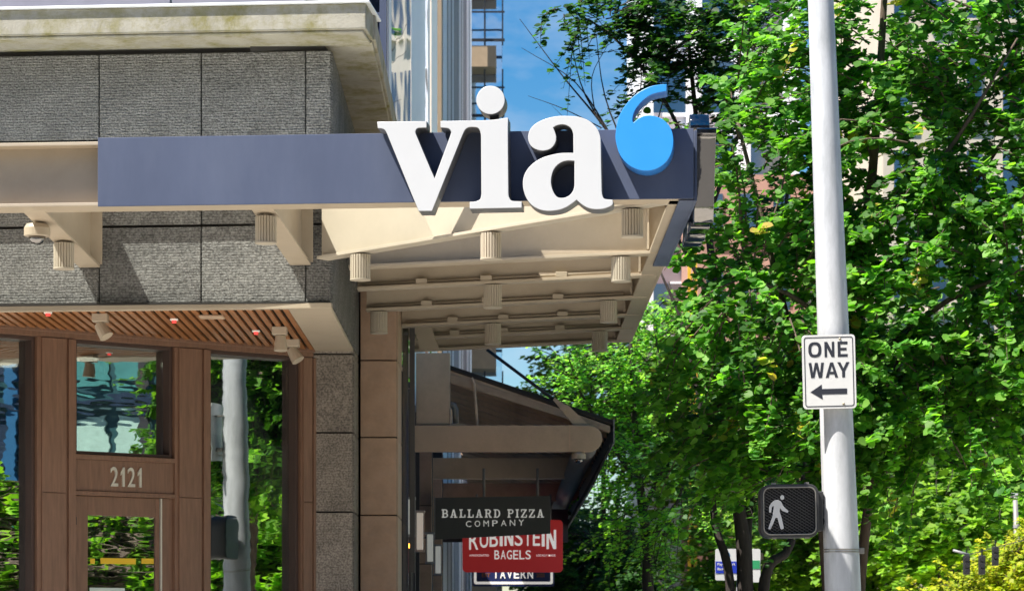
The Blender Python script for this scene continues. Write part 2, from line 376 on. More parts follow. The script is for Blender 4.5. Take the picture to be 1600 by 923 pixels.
# ================================================================== GROUND
def struct(name, mb, m, parent=None): return tag(mb.build(name, m, parent), kind='structure')
struct('ground', MB().add([(-400,-150,0),(500,-150,0),(500,900,0),(-400,900,0)], [(0,1,2,3)]), 'soil_green')
struct('road', MB().add([(-120,-20,.004),(160,-20,.004),(160,19.5,.004),(-120,19.5,.004)], [(0,1,2,3)]), 'concrete_road')
struct('side_road', MB().add([(6.2,19.5,.004),(17,19.5,.004),(17,300,.004),(6.2,300,.004)], [(0,1,2,3)]), 'paving')
struct('pavement', MB().prism([(-60,20.2),(3.6,20.2),(4.9,21.5),(4.9,140),(-1.1,140),(-1.1,45),(-60,45)], .0, .13), 'paving')
struct('kerb', MB().prism([(-60,20.0),(3.7,20.0),(5.1,21.4),(5.1,140),(4.905,140),(4.905,21.48),(3.62,20.195),(-60,20.195)], .0, .15), 'concrete')
G = .13                                                            # pavement level

# ================================================================== CORNER BUILDING
bld = thing('corner_building', (-1.62, 27.0, G), 'stone clad corner building with mossy concrete cornice above a recessed brown shopfront', 'building')
Z4 = 4.80                                                          # soffit height
# backing wall of the upper block
MB(FR).box(-9, -.065, .065, .3, Z4+.02, 7.24).build('wall', 'joint', bld)
MB().box(-2.4, -1.685, 27.08, 33, Z4+.02, 7.27).build('side_backing', 'joint', bld)
wall_part = bld.children[0]
def panel_mesh(w, h, t=.06, bev=.006):
    mb = MB(); mb.box(-w/2, w/2, -t, 0, -h/2, h/2); me = mb.mesh('stone_panel')
    bm = bmesh.new(); bm.from_mesh(me); bmesh.ops.bevel(bm, geom=list(bm.edges), offset=bev, segments=1, affect='EDGES'); bm.to_mesh(me); bm.free(); return me
ROWS = [(Z4+.005, 5.545), (5.56, 6.365), (6.38, 7.20)]
US = [-.005, -.25, -1.255, -2.245, -3.24, -4.23, -5.2, -6.2, -7.2]
pm_cache = {}
def stone_piece(u0, u1, z0, z1, M, depth, parent, m, gap=.011, name='stone_panel', jit=.004):
    w, h = round(u1-u0-gap, 3), round(z1-z0-gap, 3); k = (w, h, m)
    if k not in pm_cache:
        pm_cache[k] = panel_mesh(w, h); pm_cache[k].materials.append(MATS[m])
    o = link(name, pm_cache[k], None, parent, M @ Matrix.Translation(((u0+u1)/2, depth+random.uniform(-jit, jit), (z0+z1)/2)))
    return o
for z0, z1 in ROWS:
    for i in range(len(US)-1): stone_piece(US[i+1], US[i], z0, z1, FR, .06, wall_part, 'stone')
# side face of the upper block, seen raking away down the side street
SIDE = frame(Vector((-1.62, 27.0, 0)), math.pi/2)                  # u runs down the side street, v into the building
for z0, z1 in ROWS:
    for k in range(5): stone_piece(.07+k*1.0, 1.07+k*1.0, z0, z1, SIDE, .06, wall_part, 'stone')
# cornice: face, groove, soffit return; side leg
cz0, cz1 = 7.25, 7.52
cor = MB(FR).box(-9, .40, -.53, .3, cz0+.03, cz1).box(-9, .37, -.50, .3, cz0, cz0+.03).build('cornice', 'concrete', bld, bevel=.012)
MB().box(-1.9, -1.20, 26.95, 46, cz0+.032, cz1-.002).box(-1.9, -1.23, 26.96, 46, cz0+.002, cz0+.032).build('cornice_return', 'concrete', bld, bevel=.012)
MB(FR).box(-9, .435, -.565, .3, cz1+.001, cz1+.022)  .build('coping', 'tower_white', bld, bevel=.006)
# grey metal wall panels set back above the cornice
for i in range(6): MB(FR).box(-1.62-i*1.9+.008, .27-i*1.9 if i else -.32, .35, .42, cz1+.03, 9.2).build('metal_panel', 'panel_grey', bld, bevel=.004)
# soffit: trim, beige end panel, slats
MB(FR).box(-9, .0, -.03, .05, Z4-.052, Z4).build('soffit_trim', 'beige', bld, bevel=.004)
sp = MB(); sp.prism([(-9.8, 27.45), (-1.66, 26.98), (-1.64, 31.0), (-2.1, 31.25), (-5.6, 28.1), (-9.8, 24.4+3.3)], Z4-.004, Z4+.015); sp.build('soffit_board', 'plenum', bld)
a0 = hit(452, 478, FR, .05); P = W(452, 478, 27.1)
MB().prism([(-2.04, 27.09), (-1.63, 27.055), (-1.63, 31.02), (-2.04, 31.02)], Z4-.05, Z4-.012).build('soffit_panel', 'beige', bld, bevel=.004)
sm = {}
x = -2.075
while x > -5.6:
    yb = 31.0+(x+2.08)*math.tan(math.radians(SF_A)); ya = 27.0-(x+1.62)*math.tan(math.radians(5))+.06
    L_ = yb-ya-.03
    if L_ > .25:
        me = B(-.026, .026, 0, L_, -.028, .0).mesh('slat'); me.materials.append(MATS['slat_wood'])
        link('soffit_slat', me, None, bld, Matrix.Translation((x, ya, Z4-.012+random.uniform(-.003, .003))))
    x -= .089
# ground floor corner: stone pier and tiled pier
MB().box(-2.07, -1.64, 31.05, 33, G, Z4+.6).build('pier_core', 'joint', bld)
pc = bld.children[-1]
PZ = [.13, .40, 1.27, 2.13, 3.0, 3.865, 4.72, 4.80]
for i in range(len(PZ)-1):
    stone_piece(-2.075, -1.625, PZ[i], PZ[i+1], ID, 31.06, pc, 'stone_fine', gap=.016, jit=.002)
    stone_piece(.07, 1.0, PZ[i], PZ[i+1], frame(Vector((-1.62, 31.0, 0)), math.pi/2), .06, pc, 'stone_fine', gap=.016, jit=.002)
MB().box(-1.60, -1.19, 32.05, 33.4, G, 7.2).build('tiled_pier', 'joint', bld)
tp = bld.children[-1]
TZ = [.13, .42, 1.28, 2.145, 3.01, 3.885, 4.75, 5.62, 6.5, 7.2]
for i in range(len(TZ)-1):
    stone_piece(-1.605, -1.185, TZ[i], TZ[i+1], ID, 32.06, tp, 'tile', gap=.013, name='tile', jit=.002)
    stone_piece(.07, 1.3, TZ[i], TZ[i+1], frame(Vector((-1.18, 32.0, 0)), math.pi/2), .06, tp, 'tile', gap=.013, name='tile', jit=.002)

# ---------------- shopfront in its own frame SF (u<0 to the left); glass plane v=.17
VG = .17
def su(px, py=700, v=0.0): return hit(px, py, SF, v)[0]
def sz(px, py, v=0.0): return hit(px, py, SF, v)[1]
ZH = Z4-.02; ZT = sz(195, 712); ZD = sz(195, 776)
fr = 'wood_frame'
# posts: outer and inner face strips
def post(px0, px1, name='post'):
    u0, u1 = su(px0), su(px1); w = u1-u0
    p = MB(SF).box(u0, u1, -.005, VG+.10, G, ZH-.10).build(name, fr, bld, bevel=.004)
    zs = ZD+.02
    MB(SF).box(u0+w*.10, u1-w*.26, -.026, -.0055, G, zs-.006).build('post_cladding', fr, p, bevel=.003)
    MB(SF).box(u0+w*.10, u1-w*.26, -.026, -.0055, zs, ZH-.105).build('post_cladding', fr, p, bevel=.003)
    MB(SF).box(u1-w*.20, u1-.004, -.034, -.0055, G, ZH-.105).build('post_bead', fr, p, bevel=.003)
    return p
post(58, 117); post(273, 327); post(470, 492)
MB(SF).box(su(58)-1.62, su(58)-1.25, -.02, VG+.1, G, ZH-.1).build('post', fr, bld, bevel=.004)
# header
MB(SF).box(-6.2, .02, -.012, VG+.1, ZH-.097, ZH+.015).build('header', fr, bld, bevel=.004)
MB(SF).box(-6.2, .02, -.04, -.0125, ZH-.045, ZH+.01).build('header_bead', fr, bld, bevel=.004)
def window(px0, px1, z0, z1, label=None):
    u0, u1 = su(px0)+.012, su(px1)-.005
    w = bpy.data.objects.new('window', None); COL.objects.link(w); w.parent = bld; w.location = (0, 0, 0)
    mb = MB(SF); t = .035
    mb.box(u0, u0+t, .04, VG+.03, z0, z1).box(u1-t, u1, .04, VG+.03, z0, z1).box(u0+t, u1-t, .04, VG+.03, z1-t, z1).box(u0+t, u1-t, .04, VG+.03, z0, z0+t)
    mb.build('frame', 'wood_frame_shaded', w, bevel=.002)
    MB(SF).box(u0+t, u1-t, VG, VG+.012, z0+t, z1-t).build('pane', 'shop_glass', w)
    return w
window(-140, 58, G+.02, ZH-.10); window(117, 273, ZT, ZH-.10); window(327, 470, G+.02, ZH-.10)
# rails, number board, door
ud0, ud1 = su(117), su(273)
MB(SF).box(ud0, ud1, -.008, VG+.08, ZT-.052, ZT-.002).build('transom_rail', fr, bld, bevel=.004)
nb = MB(SF).box(ud0, ud1, .02, VG+.06, ZD+.05, ZT-.053).build('number_board', fr, bld, bevel=.003)
MB(SF).box(ud0, ud1, -.004, VG+.08, ZD+.004, ZD+.049).build('door_head', fr, bld, bevel=.004)
nu0, nz0 = hit(172, 759, SF, .015); nu1, nz1 = hit(225, 731, SF, .015)
dg = text_mesh('2121', nu1-nu0, nz1-nz0, .018, bold=.012)
for i, ch in enumerate('2121'):
    wch = (nu1-nu0)*.25
    me = text_mesh(ch, wch*(.86 if ch == '2' else .56), nz1-nz0, .018, bold=.008)
    if ch == '1': me = curve_mesh([[(a*wch*.5, b*(nz1-nz0)) for a, b in ((.36,0),(.86,0),(.86,1),(.52,1),(0,.76),(0,.58),(.36,.70))]], .018)
    link('digit', me, 'number_metal', nb, SF @ Matrix.Translation((nu0+i*wch+(wch*.02 if ch == '2' else wch*.22), .0015, nz0)))
door = bpy.data.objects.new('door', None); COL.objects.link(door); door.parent = bld
dl0, dl1 = ud0+.01, su(253); st = su(140)-su(117)
gz = sz(195, 806, .06)
MB(SF).box(dl0, dl0+st, .05, .10, G+.02, ZD).box(dl1-.045, dl1, .05, .10, G+.02, ZD).box(dl0+st, dl1-.045, .05, .10, gz, ZD).box(dl0+st, dl1-.045, .05, .10, G+.02, G+.30).build('leaf_frame', 'wood_frame', door, bevel=.004)
MB(SF).box(dl0+st, dl1-.045, .07, .08, G+.30, gz).build('pane', 'shop_glass', door)
MB(SF).box(dl0+.004, dl0+.03, .03, .052, ZD-.30, ZD-.22).build('hinge', 'dark_metal', door)
for a_, b_ in ((141, 148), (157, 212), (221, 240)):  # yellow strips laid on the door pane
    (ua, za), (ub, zc_) = hit(a_, 880, SF, .069), hit(b_, 872, SF, .069)
    MB(SF).box(ua, ub, .0665, .0695, za, zc_).build('yellow_strip', 'strip_yellow', door)
(ua, za), (ub, zc_) = hit(140, 975, SF, .069), hit(195, 918, SF, .069)
MB(SF).box(ua, ub, .0665, .0695, za, zc_).build('notice', 'notice_white', door)
hu = dl1-.025; hz = 1.15
MB(SF).tube([(hu, .045, hz-.2), (hu, -.02, hz-.2), (hu, -.02, hz+.2), (hu, .045, hz+.2)], .012, 8).build('handle', 'number_metal', door)
MB(SF).box(dl1+.006, dl1+.022, .03, .1, G, ZD).build('door_stop', 'number_metal', bld)
MB(SF).box(dl1+.023, ud1, .04, .12, G, ZD).build('side_strip', 'wood_frame', bld, bevel=.003)
# room behind the glass
RM = SF
MB(RM).box(-6.6, .35, 4.0, 4.1, G, 4.9).build('back_wall', 'interior', bld)
MB(RM).box(-6.6, .30, .30, 3.99, 4.60, 4.66).build('inside_ceiling', 'ceiling_inside', bld)
MB(RM).box(-6.6, .30, .30, 3.99, G-.1, G+.02).build('inside_floor', 'interior', bld)
for u, v in ((su(45), 1.1), (su(205), .9), (su(160), 2.0)):
    MB(RM).tube([(u, v, 4.598), (u, v, 4.575)], .13, 20).build('ceiling_light', 'lamp_glow', bld)
MB(RM).tube([(su(222), .8, 4.6), (su(222), .8, 4.42)], .02, 8).box(su(222)-.06, su(222)+.06, .74, .86, 4.34, 4.42).build('track_spot', 'dark_metal', bld)

# ================================================================== GLASS TOWER ABOVE / ALONG THE SIDE STREET
tw = thing('glass_tower', (-1.4, 33.2, 7.3), 'blue glass tower with white panels painted as bright reflections, rising behind the cornice', 'tower')
def top_z(y): return 1.6+.225*y+.35                               # tops cut low along the street so sun reaches the trees
for y0 in (33.3, 39.5, 45.7): MB().box(-3.2, -1.42, y0, y0+6.19, 4.9, top_z(y0+6.19)-.1).build('core', 'tower_brown', tw)
xs = [-1.38, -1.62, -2.62, -3.6, -4.6]
for i in range(len(xs)-1):
    MB().box(xs[i+1]+.03, xs[i]-.03, 33.22, 33.26, 7.3, 8.86).build('window_pane', 'navy_glass', tw)
    MB().box(xs[i+1]+.03, xs[i]-.03, 33.22, 33.26, 8.92, 9.5).build('window_pane', 'navy_glass', tw)
    MB().box(xs[i+1]-.03, xs[i+1]+.028, 33.12, 33.28, 7.3, 9.5).build('mullion', 'slate', tw)
MB().box(-1.43, -1.352, 33.10, 33.29, 7.3, 9.6).build('corner_post', 'slate', tw)
MB().box(-4.6, -1.43, 33.17, 33.28, 8.862, 8.918).build('floor_band', 'slate', tw)
MB().box(-4.2, -2.3, 33.20, 33.218, 9.05, 9.25).build('blind', 'teal_panel', tw)
ys = 33.4
k = 0
while ys < 51.5:
    w = random.choice((.55, .8, 1.1, 1.5)); mname = ('tower_white', 'pale_glass', 'pale_glass', 'tower_white', 'pale_glass', 'tower_grey', 'tower_white', 'pale_glass')[k % 8]; k += 1  # white panels paint bright sky reflections into the glass wall
    xo = -1.40+w*random.choice((.10, .14, .18)); za, zc_ = 5.0, top_z(ys+w)  # panels angled so the glass ones mirror brighter sky
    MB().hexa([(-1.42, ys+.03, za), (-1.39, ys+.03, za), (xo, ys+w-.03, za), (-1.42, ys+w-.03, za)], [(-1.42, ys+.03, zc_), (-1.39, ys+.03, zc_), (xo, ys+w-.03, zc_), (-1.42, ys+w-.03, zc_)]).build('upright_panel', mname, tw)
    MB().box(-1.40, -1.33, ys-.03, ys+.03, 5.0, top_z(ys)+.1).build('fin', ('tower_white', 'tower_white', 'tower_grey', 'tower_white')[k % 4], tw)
    ys += w
MB().box(-1.7, -1.28, 52.1, 52.7, 2, 13.8).build('dark_column', 'slate', tw)
MB().box(-1.6, -1.17, 54.6, 55.4, 2, 14.4).build('tan_column', 'tower_tan', tw)
ft = thing('far_tower', (-.7, 58, 0), 'far silver and brown tower with glazed balconies at its street corner', 'tower')
for y0 in range(58, 116, 10): MB().box(-5, -1.36, y0, min(y0+9.99, 116), 0, top_z(min(y0+10, 116))).build('core', 'tower_brown', ft)
ys = 58.5
while ys < 114:
    w = random.choice((1.5, 2.2, 3.0, 4.0)); mname = random.choice(('tower_white', 'tower_grey', 'tower_brown', 'pale_glass', 'tower_grey'))
    MB().box(-1.38, -1.33, ys+.06, ys+w-.06, 0, top_z(ys+w)).build('upright_panel', mname, ft)
    MB().box(-1.38, -1.22, ys-.08, ys+.06, 0, top_z(ys)+.1).build('fin', random.choice(('tower_white', 'tower_grey')), ft)
    ys += w
Yb = 117.0; bx0 = (722-CX)*Yb/F; bx1 = (788.5-CX)*Yb/F
MB().box(bx0-3, bx0+.35, Yb, Yb+8, 0, 29).build('end_wall', 'tower_grey', ft)
MB().box(bx0+.36, bx1-.1, Yb+1.6, Yb+1.7, 0, 29).build('balcony_glazing', 'pale_glass', ft)
s0 = HC+(HY-105)*Yb/F
for k in range(-7, 5):
    z = s0+k*3.1
    if z < 2: continue
    sl = MB().box(bx0+.1, bx1-.35, Yb-.1, Yb+1.55, z, z+.86).build('balcony_slab', 'tower_tan', ft)
    MB().box(bx0+.1, bx1, Yb-.16, Yb-.11, z+1.02, z+1.14).build('balcony_rail', 'dark_metal', ft)
    MB().box(bx0+.1, bx1, Yb-.16, Yb-.11, z+2.2, z+2.27).build('balcony_rail', 'dark_metal', ft)
    for t in (0.05, .5, .96): MB().box(bx0+.1+(bx1-bx0-.15)*t, bx0+.16+(bx1-bx0-.15)*t, Yb-.1, Yb-.05, z+.87, z+3.0).build('balcony_post', 'dark_metal', ft)
# side street ground floor: dark glazed shops between tiled piers
shops = thing('side_shopfronts', (-1.2, 33.6, G), 'row of dark glazed shopfronts with tiled piers under the side street canopies', 'building')
MB().box(-9, -1.36, 33.6, 57.9, G, 5.0).build('core', 'facade_dark', shops)
y = 33.7; k = 0
while y < 57:
    if k in (7, 13):
        pp = MB().box(-1.35, -1.06, y, y+1.0, G, 4.9).build('tiled_pier', 'joint', shops)
        for i in range(5): stone_piece(-1.35, -1.05, .13+i*.87, .13+(i+1)*.87, ID, y+.01, pp, 'tile', gap=.013, name='tile')
        y += 1.1
    else:
        MB().box(-1.35, -1.30, y+.06, y+1.2, .5, 4.6).build('pane', 'street_glass', shops)
        MB().box(-1.35, random.choice((-1.22, -1.17, -1.2)), y-.05, y+.06, G, 4.9).build('mullion', random.choice(('mullion_dark', 'facade_dark', 'lamp_grey')), shops)
        y += 1.25
    k += 1
MB().box(-1.35, -1.24, 33.6, 57.9, 4.62, 4.72).build('transom', 'mullion_dark', shops)
MB().box(-1.36, -1.22, 33.6, 57.9, .13, .49).build('plinth', 'facade_dark', shops)
# tall narrow glass lantern-like strip behind the pier (blue glass door leaves)
for (px0, px1, m) in ((629, 638, 'dull_glass'), (640, 648, 'mullion_dark')):
    Y = 33.45; MB().box((px0-CX)*Y/F, (px1-CX)*Y/F, Y, Y+.05, 2.4 if m != 'dull_glass' else G, 5.3 if m == 'dull_glass' else 5.6).build('glass_strip', m, shops)
# hours light in a shop window: orange lettering glow and white tube
MB().box(-1.16, -1.15, 35.0, 36.6, 2.95, 3.02).build('neon_tube', 'led_orange', shops)
MB().box(-1.16, -1.15, 35.2, 36.4, 2.75, 2.80).build('neon_tube', 'led_orange', shops)
# wall lanterns
LG = 'white lanterns along the side street'
for i, (px, Y, z0, z1) in enumerate(((641, 29.0+4.8, 2.83, 3.33), (656, 37.0, 2.75, 3.30), (672, 41.5, 2.75, 3.17), (684.5, 46.0, 2.65, 3.13))):
    X = (px-CX)*Y/F
    z1 = HC+(HY-(776, 797, 831, 850)[i])*Y/F; z0 = HC+(HY-(838, 862, 880, 898)[i])*Y/F
    lt = thing('wall_lantern', (X, Y, z0), ('tall white box lantern on the tiled corner pier', 'second white box lantern along the side street shops', 'third, smaller white box lantern along the shops', 'fourth box lantern, farthest along the side street shops')[i], 'lantern', LG)
    r = .042
    MB().box(X-r, X+r, Y-r, Y+r, z0+.03, z1-.03).build('shade', 'lamp_white', lt, bevel=.01)
    MB().box(X-r-.04, X+r+.025, Y-r-.02, Y+r+.02, z1-.029, z1).build('cap', 'lamp_grey', lt, bevel=.004)
    MB().box(X-r-.03, X+r+.02, Y-r-.02, Y+r+.02, z0, z0+.029).build('base', 'lamp_grey', lt, bevel=.004)
    for sx in (-1, 1): MB().box(X+sx*(r+.012)-.008, X+sx*(r+.012)+.008, Y-r-.015, Y-r, z0+.03, z1-.03).build('upright', 'lamp_grey', lt)
    MB().box(X-r-.30, X-r-.004, Y+.02, Y+.05, z1-.09, z1-.06).build('wall_arm', 'dark_metal', lt)

# ================================================================== FRONT / SIDE CANOPY
can = thing('steel_canopy', (0, 25.0, 5.4), 'cream steel canopy with exposed beams wrapping the building corner', 'canopy')
VF = -2.43                                                          # fascia plane in the front frame
CXO = 1.635                                                         # outer face of side channel
ue = (Matrix(FR).inverted() @ Vector((CXO, 24.3, 0))).x
zb0 = hit(620, 315, FR, VF)[1]; zt0 = hit(620, 214, FR, VF)[1]
zb, zt = zb0, zt0
# front channel (beige) behind the slate cover
ch = MB(FR); ch.box(-9, ue-.05, VF+.17, VF+.195, zb+.03, zt-.03).box(-9, ue-.05, VF+.0, VF+.36, zb, zb+.028).box(-9, ue-.05, VF+.0, VF+.30, zt-.03, zt)
ch.build('front_channel', 'beige', can, bevel=.003)
ucv = hit(154, 270, FR, VF)[0]
cv = MB(FR); cv.box(ucv, ue, VF-.03, VF-.008, zb-.012, zt+.028); cv.build('fascia_cover', 'slate', can, bevel=.003)
ycov = 28.6
cv = MB().box(CXO+.006, CXO+.03, 24.33, ycov, zb-.02, zt+.026).box(CXO-.125, CXO+.0055, 24.34, ycov, zb-.018, zb-.008)
cv.build('fascia_cover', 'slate', can, bevel=.003)
sc_ = MB().box(CXO-.03, CXO, 24.4, 36.1, zb, zt).box(CXO-.2, CXO-.031, 24.45, 36.1, zb, zb+.03).box(CXO-.2, CXO-.031, 24.45, 36.1, zt-.03, zt)
sc_.build('side_channel', 'beige', can, bevel=.003)
ZTOP = zt-.10
BY = [27.8, 29.5, 31.4, 33.1, 34.5, 35.9]
beams = []
for Y in BY:
    xl = -1.50 if Y < 32 else -1.17
    zl = 5.225+(xl+1.5)*.045
    bm_ = ibeam(MB(), (xl, Y, zl), (CXO-.05, Y, 5.372), ZTOP-.02, ZTOP+.05).build('beam', 'beige', can, bevel=.003)
    MB().box(CXO-.225, CXO-.205, Y-.09, Y+.09, 5.41, ZTOP-.03).build('stiffener', 'beige', bm_)
    beams.append((Y, zl, xl))
# diagonal hip beam from the building corner to the outer corner of the canopy
hip0 = Vector((-1.70, 26.86, 5.19)); hip1 = Vector((1.50, 24.55, 5.385))
hip = ibeam(MB(), hip0, hip1, ZTOP+.0, ZTOP+.05, fw=.17).build('hip_beam', 'beige_light', can, bevel=.003)
hd = (hip1-hip0); hd.z = 0; hd.normalize(); hs_ = Vector((hd.y, -hd.x, 0))
for t in ():
    p = hip0+hd*t; q = p+hs_*.03
    MB().hexa([tuple(p+hs_*.012+Vector((0,0,.04))), tuple(p+hs_*.10+Vector((0,0,.04))), tuple(p+hs_*.10+hd*.015+Vector((0,0,.04))), tuple(p+hs_*.012+hd*.015+Vector((0,0,.04)))],
              [tuple(p+hs_*.012+Vector((0,0,.40))), tuple(p+hs_*.05+Vector((0,0,.40))), tuple(p+hs_*.05+hd*.015+Vector((0,0,.40))), tuple(p+hs_*.012+hd*.015+Vector((0,0,.40)))]).build('stiffener', 'beige_light', hip)
# brackets from the wall to the front channel
brk = []
for px in (470, 141, -215):
    u, z = hit(px, 421, FR, 0.0)
    mb = ibeam(MB(FR), (u, -.02, 5.16), (u, VF+.215, zb+.005), ZTOP, ZTOP+.02, fw=.20)
    o = mb.build('bracket', 'beige', can, bevel=.003); brk.append((u, o))
    MB(FR).box(u-.12, u+.12, -.024, -.004, 5.19, ZTOP-.03).build('end_plate', 'beige', o, bevel=.003)
    for zz in (ZTOP-.1, 5.40): MB(FR).tube([(u+.011, -2.0, zz), (u+.026, -2.0, zz)], .014, 8).build('bolt', 'dark_metal', o)
# wall ledger and purlins carrying the roof sheets
MB(FR).box(-9, -.02, -.16, -.03, ZTOP+.021, ZTOP+.10).build('ledger', 'beige', can, bevel=.003)
MB(FR).box(-9, 2.0, -1.25, -1.15, ZTOP+.055, ZTOP+.10).build('purlin', 'beige', can, bevel=.003)
# glass over front bay; unseen metal side deck, shading beams, slotted for sun strips
for i in range(6): MB(FR).box(-6.9+i*1.28, -5.64+i*1.28, VF+.02, -.02, ZTOP+.104, ZTOP+.116).build('roof_pane', 'roof_glass', can)
MB().box(.52, CXO-.04, 24.5, 27.3, ZTOP+.104, ZTOP+.116).build('roof_pane', 'roof_glass', can)
MB().box(-1.6, .098, 27.42, 36.1, ZTOP+.104, ZTOP+.13).build('roof_deck', 'beige', can)
MB().box(.1, CXO-.04, 27.63, 29.16, ZTOP+.104, ZTOP+.13).build('roof_deck', 'beige', can)
MB().box(.1, CXO-.04, 29.33, 36.1, ZTOP+.104, ZTOP+.13).build('roof_deck', 'beige', can)
MB().box(.1, CXO-.04, 29.17, 29.32, ZTOP+.108, ZTOP+.118).build('roof_pane', 'roof_glass', can)  # slot added so a sun strip lands on the beam flange
MB().box(.1, CXO-.04, 27.31, 27.62, ZTOP+.108, ZTOP+.118).build('roof_pane', 'roof_glass', can)  # gap added before the deck to sunlight the first flange
# rounded stub where the wall bracket meets the side beams
MB().hexa([(-.99, 34.2, 5.09), (-.76, 34.2, 5.09), (-.76, 34.32, 5.09), (-.99, 34.32, 5.09)], [(-1.13, 34.2, 5.56), (-.92, 34.2, 5.56), (-.92, 34.32, 5.56), (-1.13, 34.32, 5.56)]).build('knee', 'beige', can, bevel=.004)
# conduits with boxes lying on the beam flanges
for (Y, zl, xl) in beams[1:5]:
    pts = [(xl+.05, Y-.05, zl+.055), (CXO-.3, Y-.05, 5.372+.055-.01)]
    c_ = MB().tube(pts, .013, 8).build('conduit', 'beige', can, smooth=True)
    for t in (.22, .46, .74):
        p = Vector(pts[0]).lerp(Vector(pts[1]), t)
        MB().box(p.x-.06, p.x+.06, p.y-.04, p.y+.03, p.z-.026, p.z+.03).build('conduit_box', 'beige', c_, bevel=.004)

# ---- ribbed downlights
def flute_mesh(r, h, n=22):
    mb = MB(); m = n*4; pr = []
    for i in range(m):
        t = 2*math.pi*i/m; rr = r*(1-.13*(1 if i % 4 == 0 else 0)); pr.append((rr*math.cos(t), rr*math.sin(t)))
    mb.prism(pr, -h, 0); mb.prism(disc(0, 0, r*1.03, 32), -h-.012, -h-.0005)
    return mb.mesh('downlight_body')
fl = flute_mesh(.094, .225); fl.materials.append(MATS['beige_light'])
cap = MB().box(-.085, .085, -.06, .06, 0, .055).mesh('cap'); cap.materials.append(MATS['beige'])
stem = MB().tube([(0, 0, -.01), (0, 0, .03)], .03, 10).mesh('stem'); stem.materials.append(MATS['beige'])
DG = 'ribbed downlights under the steel canopy'
def downlight(p, label, box=True):
    t = thing('canopy_downlight', p-Vector((0, 0, .25)), label, 'downlight', DG)
    link('body', fl, None, t, Matrix.Translation(p))
    link('stem', stem, None, t, Matrix.Translation(p))
    if box: link('junction_box', cap, None, t, Matrix.Translation(p+Vector((0, 0, .031))))
def on_line(px, a, b):                                             # point of a 3-D segment seen at photo column px
    a, b = Vector(a), Vector(b); k = (px-CX)/F; t = (k*a.y-a.x)/((b.x-a.x)-k*(b.y-a.y)); return a.lerp(b, t)
def beam_pt(i, px): Y, zl, xl = beams[i]; return on_line(px, (xl, Y, zl), (CXO-.05, Y, 5.372))
for px, lab in ((563, 'ribbed downlight at the wall end of the diagonal hip beam'), (767, 'ribbed downlight halfway along the diagonal hip beam'), (988, 'ribbed downlight at the outer end of the diagonal hip beam')):
    downlight(on_line(px, hip0, hip1)+Vector((0, 0, -.012)), lab, False)
downlight(beam_pt(0, 970)-Vector((0, 0, .012)), 'ribbed downlight under the outer end of the beam next to the hip', False)
downlight(beam_pt(2, 592)-Vector((0, 0, .012)), 'ribbed downlight at the wall end, in front of the tiled pier', False)
downlight(beam_pt(1, 770)-Vector((0, 0, .012)), 'ribbed downlight at mid span, first one behind the hip beam', False)
downlight(beam_pt(2, 951)-Vector((0, 0, .012)), 'ribbed downlight at the outer end, middle of the side canopy', False)
downlight(beam_pt(3, 770)-Vector((0, 0, .012)), 'ribbed downlight at mid span, deepest under the side canopy', False)
downlight(beam_pt(4, 937)-Vector((0, 0, .012)), 'ribbed downlight at the outer end of the deepest beam', False)
def brk_pt(i, v): u = brk[i][0]; t = v/(VF+.09); return FR @ Vector((u, v, 5.16+(zb-5.155)*t))
downlight(brk_pt(0, -1.95)-Vector((.0, 0, .012)), 'ribbed downlight under the bracket next to the canopy corner', False)
downlight(brk_pt(1, -1.05)-Vector((.0, 0, .012)), 'ribbed downlight under the bracket beside the dome camera', False)
# dome camera under the far bracket
def dome_camera(p, r, label):
    t = thing('dome_camera', p-Vector((0, 0, r*2)), label, 'security camera', 'dome cameras')
    MB().tube([p, p-Vector((0, 0, r*.35)), p-Vector((0, 0, r*1.0)), p-Vector((0, 0, r*1.05))], [r*.9, r*1.12, r*1.12, r*.95], 24).build('housing', 'beige', t, smooth=False)
    c = p-Vector((0, 0, r*1.05)); mb = MB()
    mb.tube([c-Vector((0, 0, r*.72*math.sin(a))) for a in (0, .4, .8, 1.2, 1.5)], [r*.74*math.cos(a) for a in (0, .4, .8, 1.2, 1.5)], 20); mb.build('dome', 'chrome', t, smooth=True)
dome_camera(brk_pt(1, -1.75)+Vector((-.07, 0, -.004)), .105, 'beige dome camera under the bracket at the stone wall')

# ---- soffit spots and red indicator lamps
def spot(px, py, Y, label, two=False):
    p = W(px, py, Y); p.z = Z4-.045
    t = thing('soffit_spotlight', p-Vector((0, 0, .3)), label, 'spotlight', 'beige spotlights in the slatted soffit')
    MB().box(p.x-.075, p.x+.075, p.y-.075, p.y+.075, p.z-.075, p.z+.004).build('box', 'beige', t, bevel=.006)
    q = p+Vector((.01, 0, -.075))
    MB().tube([q, q-Vector((0, 0, .06))], .022, 8).build('stem', 'beige', t)
    a = q-Vector((0, 0, .06)); d = Vector((.5, -.2, -.8)).normalized() if not two else Vector((0, -.1, -1)).normalized()
    MB().tube([a-d*.05, a+d*.02, a+d*.10], [.05, .062, .07], 14).build('head', 'beige', t, smooth=False)
spot(157, 489, 27.55, 'beige spotlight in the slatted soffit above the door')
spot(437, 512, 28.7, 'beige spotlight hanging straight down near the soffit end panel', True)
spot(457, 530, 29.9, 'beige tilted spotlight nearest the wooden window frame corner')
